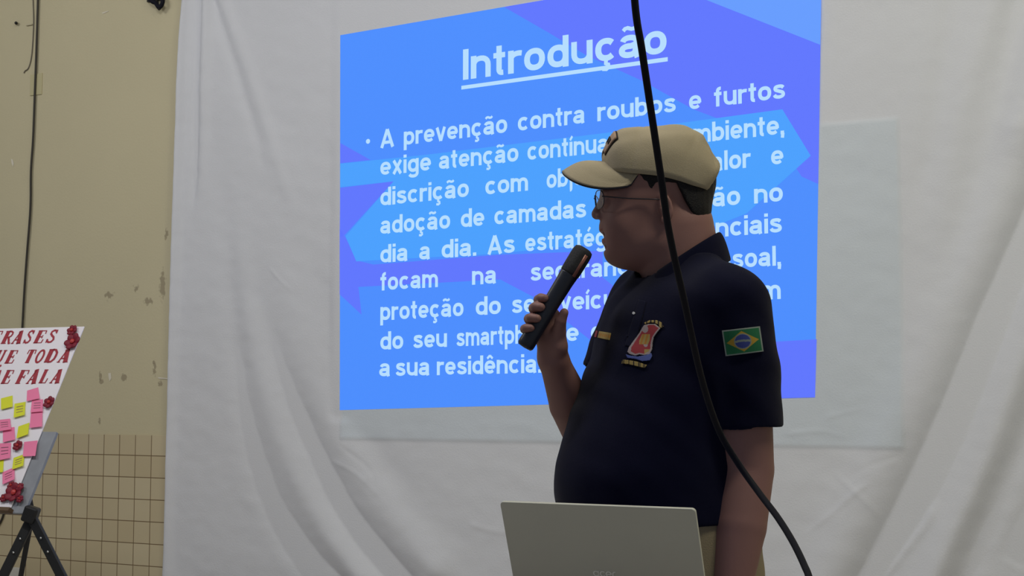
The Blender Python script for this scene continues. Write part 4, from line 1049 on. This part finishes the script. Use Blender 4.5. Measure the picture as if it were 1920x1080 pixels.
# maker's wordmark on the lid
vs, fs = [], []; x = 0.0
def wm(ch):
    if ch == 'a': return [arc(.26, .25, .2, .2, 75, -285, 24, 2), [(.46, .47), (.46, .03)]], .55
    if ch == 'c': return [arc(.26, .25, .2, .2, 40, 320, 20, 2)], .47
    if ch == 'e': return [arc(.26, .25, .2, .2, -5, 315, 22, 2) , [(.07, .24), (.46, .24)]], .53
    return [[(.07, .02), (.07, .28)] + arc(.27, .28, .20, .17, 180, 80, 8, 2)], .36
for ch in 'acer':
    ls, w_ = wm(ch); a = []
    for l in ls:
        n0 = len(vs); t_v = []; t_f = []; ribbon(l, .105, t_v, t_f); fs += [tuple(k + n0 for k in f) for f in t_f]; vs += [(p[0] + x, p[1]) for p in t_v]
    x += w_
sc_ = .0375 / x; lc_ = None
def onL(u, v):
    d = Vector(ray(u, v)); return CAMC + d * ((OL - CAMC).dot(nL) / d.dot(nL))
o_ = onL(1113, 1080)
mesh('wordmark', [o_ + hL * (p[0] * sc_) + eL * (p[1] * sc_ * .98) + nL * .0007 - bL for p in vs], fs, RIM, lid, smooth=False)
WOOD = mat('desk_laminate', lin((140, 118, 92)), .45, vary=.12, vscale=6)
zt = bL.z; dc = LO + away * .06 - hL * .0; bD = Vector((dc.x, dc.y, 0)); desk = empty('desk', W(bD), YAW); tag(desk, 'tall plain desk carrying the silver laptop', 'desk')
rotH = rotD
boxes('desk_top', [(Vector((0, 0, zt - .015)), (.50, .34, .03), rotH)], WOOD, desk, bevel=.004)
for sx_ in (-1, 1):
    for sy_ in (-1, 1): boxes('leg', [(hL * .22 * sx_ + away * .14 * sy_ + Vector((0, 0, (zt - .03) / 2)), (.035, .035, zt - .03), rotH)], BLKM, desk, bevel=.003)

# ------------------------------------------------------------------ cables, fittings and marks on the wall
CAB = mat('black_rubber_cable', lin((20, 21, 32)), .65, spec=.15)
cb = [(1170, -700, 1.75), (1178, -220, 1.75), (1190, 0, 1.76), (1203, 90, 1.77), (1215, 170, 1.79), (1230, 270, 1.82), (1242, 350, 1.85), (1252, 420, 1.88), (1266, 490, 1.92), (1282, 560, 1.96), (1297, 630, 2.0), (1313, 700, 2.05), (1332, 765, 2.10), (1354, 820, 2.14), (1388, 875, 2.15), (1424, 925, 2.12), (1458, 970, 2.06), (1486, 1015, 1.99), (1508, 1060, 1.92), (1520, 1095, 1.88), (1545, 1220, 1.80)]
cp_ = [Vector(P(u, v, y)) for u, v, y in cb]; top = Vector(cp_[0]); top.z = 4.30; top.x -= .02
q = cp_[-1]; cp_ = [top] + cp_ + [Vector((q.x + .02, q.y - .02, .35)), Vector((q.x + .05, q.y - .05, .05)), Vector((q.x + .16, q.y - .10, .006)), Vector((q.x + .6, q.y - .2, .006))]
sp_ = spline(cp_, 8); bC = Vector((q.x, q.y, 0)); co = tube('hanging_cable', sp_, .0050, CAB, seg=12, base=bC); co.location = W(bC); co.rotation_euler = (0, 0, YAW)
tag(co, 'thick black cable hanging from the ceiling in front of the man and curving right', 'cable')
def wallp(u, v, off): x_, z_ = PW(u, v, off); return Vector((x_, -off, z_))
wc = [(74, -120), (71, 0), (68, 100), (65, 180), (62, 260), (58, 320), (57, 390), (51, 470), (46, 540), (42, 612), (36, 720), (28, 850), (10, 950), (-3, 985), (-30, 1010), (-60, 1020)]
o = tube('wall_cable', spline([wallp(u, v, .011 if v < 800 else .014) for u, v in wc], 6), .0055, mat('dark_cable', lin((50, 46, 40)), .6), seg=10); tag(o, 'dark electrical cable running down the beige wall behind the poster', 'cable')
o = tube('thin_wire', spline([wallp(u, v, .004) for u, v in ((60, -80), (62, 0), (63, 40), (61, 85), (58, 112), (53, 128), (47, 133), (45, 137))], 6), .0028, mat('grey_wire', lin((110, 104, 92)), .6), seg=8); tag(o, 'thin grey wire end dangling on the wall left of the dark cable', 'wire')
def wbox(name, u0, u1, v0, v1, th, m, bev=.002, off=0.0):
    x0, z0 = PW(u0, v1, 0); x1, z1 = PW(u1, v0, 0)
    return boxes(name, [(((x0 + x1) / 2, -th / 2 - off, (z0 + z1) / 2), (x1 - x0, th, z1 - z0), None)], m, bevel=min(bev, th * .4))
tag(wbox('wall_plate', 57, 80, 137, 180, .005, mat('cream_plate', lin((196, 188, 148)), .5)), 'small cream blanking plate high on the wall behind the cable', 'wall plate')
tag(wbox('cable_clip', 51, 62, 45, 49, .010, mat('clip', lin((200, 192, 165)), .5)), 'small clip holding the dark cable near the top', 'clip')
o = tube('nail', [wallp(30, 43, 0), wallp(30, 43, .02)], .008, BLKM, seg=8); tag(o, 'dark nail head in the wall left of the cables', 'nail')
tag(wbox('wall_socket', 22, 43, 1064, 1092, .012, mat('white_socket', lin((215, 212, 205)), .4), off=.008), 'small white socket plate low on the tiles behind the tripod', 'socket')
CH = mat('bare_plaster', lin((222, 216, 200)), .8)
for u0, v0, pl in ((23, 303, [(-2, -5), (1, -4), (3, 3), (2, 10), (-1, 4)]), (206, 706, [(-3, -6), (2, -7), (3, 3), (0, 9), (-2, 3)]), (197, 22, [(-6, 2), (6, -2), (7, -1), (-4, 4)]), (306, 709, [(-10, -2), (9, 0), (10, 2), (-8, 1)])):
    o = poly('plaster_chip', [[wallp(u0 + a, v0 + b, .0015) for a, b in pl]], CH)
    o.modifiers.new('t', 'SOLIDIFY').thickness = .001
    tag(o, {23: 'white chip in the paint left of the dark cable', 206: 'pale chip in the paint just above the tiles', 197: 'small pale scratch at the top of the wall', 306: 'thin pale streak beside the sheet above the tiles'}[u0], 'chip')
bk = wallp(291, 2, 0); br = empty('cable_bracket', bk); tag(br, 'black bracket with a tangle of cable at the top beside the sheet', 'bracket')
boxes('bracket_plate', [((0, -.006, .02), (.09, .012, .045), None)], BLKM, br, bevel=.003)
pts = [wallp(u, v, o_) - bk for u, v, o_ in ((277, -12, .02), (280, -2, .03), (286, 3, .035), (292, 6, .03), (297, 13, .035), (302, 11, .03), (305, 3, .03), (303, -10, .02))]
tube('cable_loop', spline(pts, 6), .011, CAB, br, 8)
tube('hook', [wallp(294, 0, .012) - bk, wallp(295, 12, .03) - bk, wallp(299, 17, .035) - bk], .008, BLKM, br, 8)
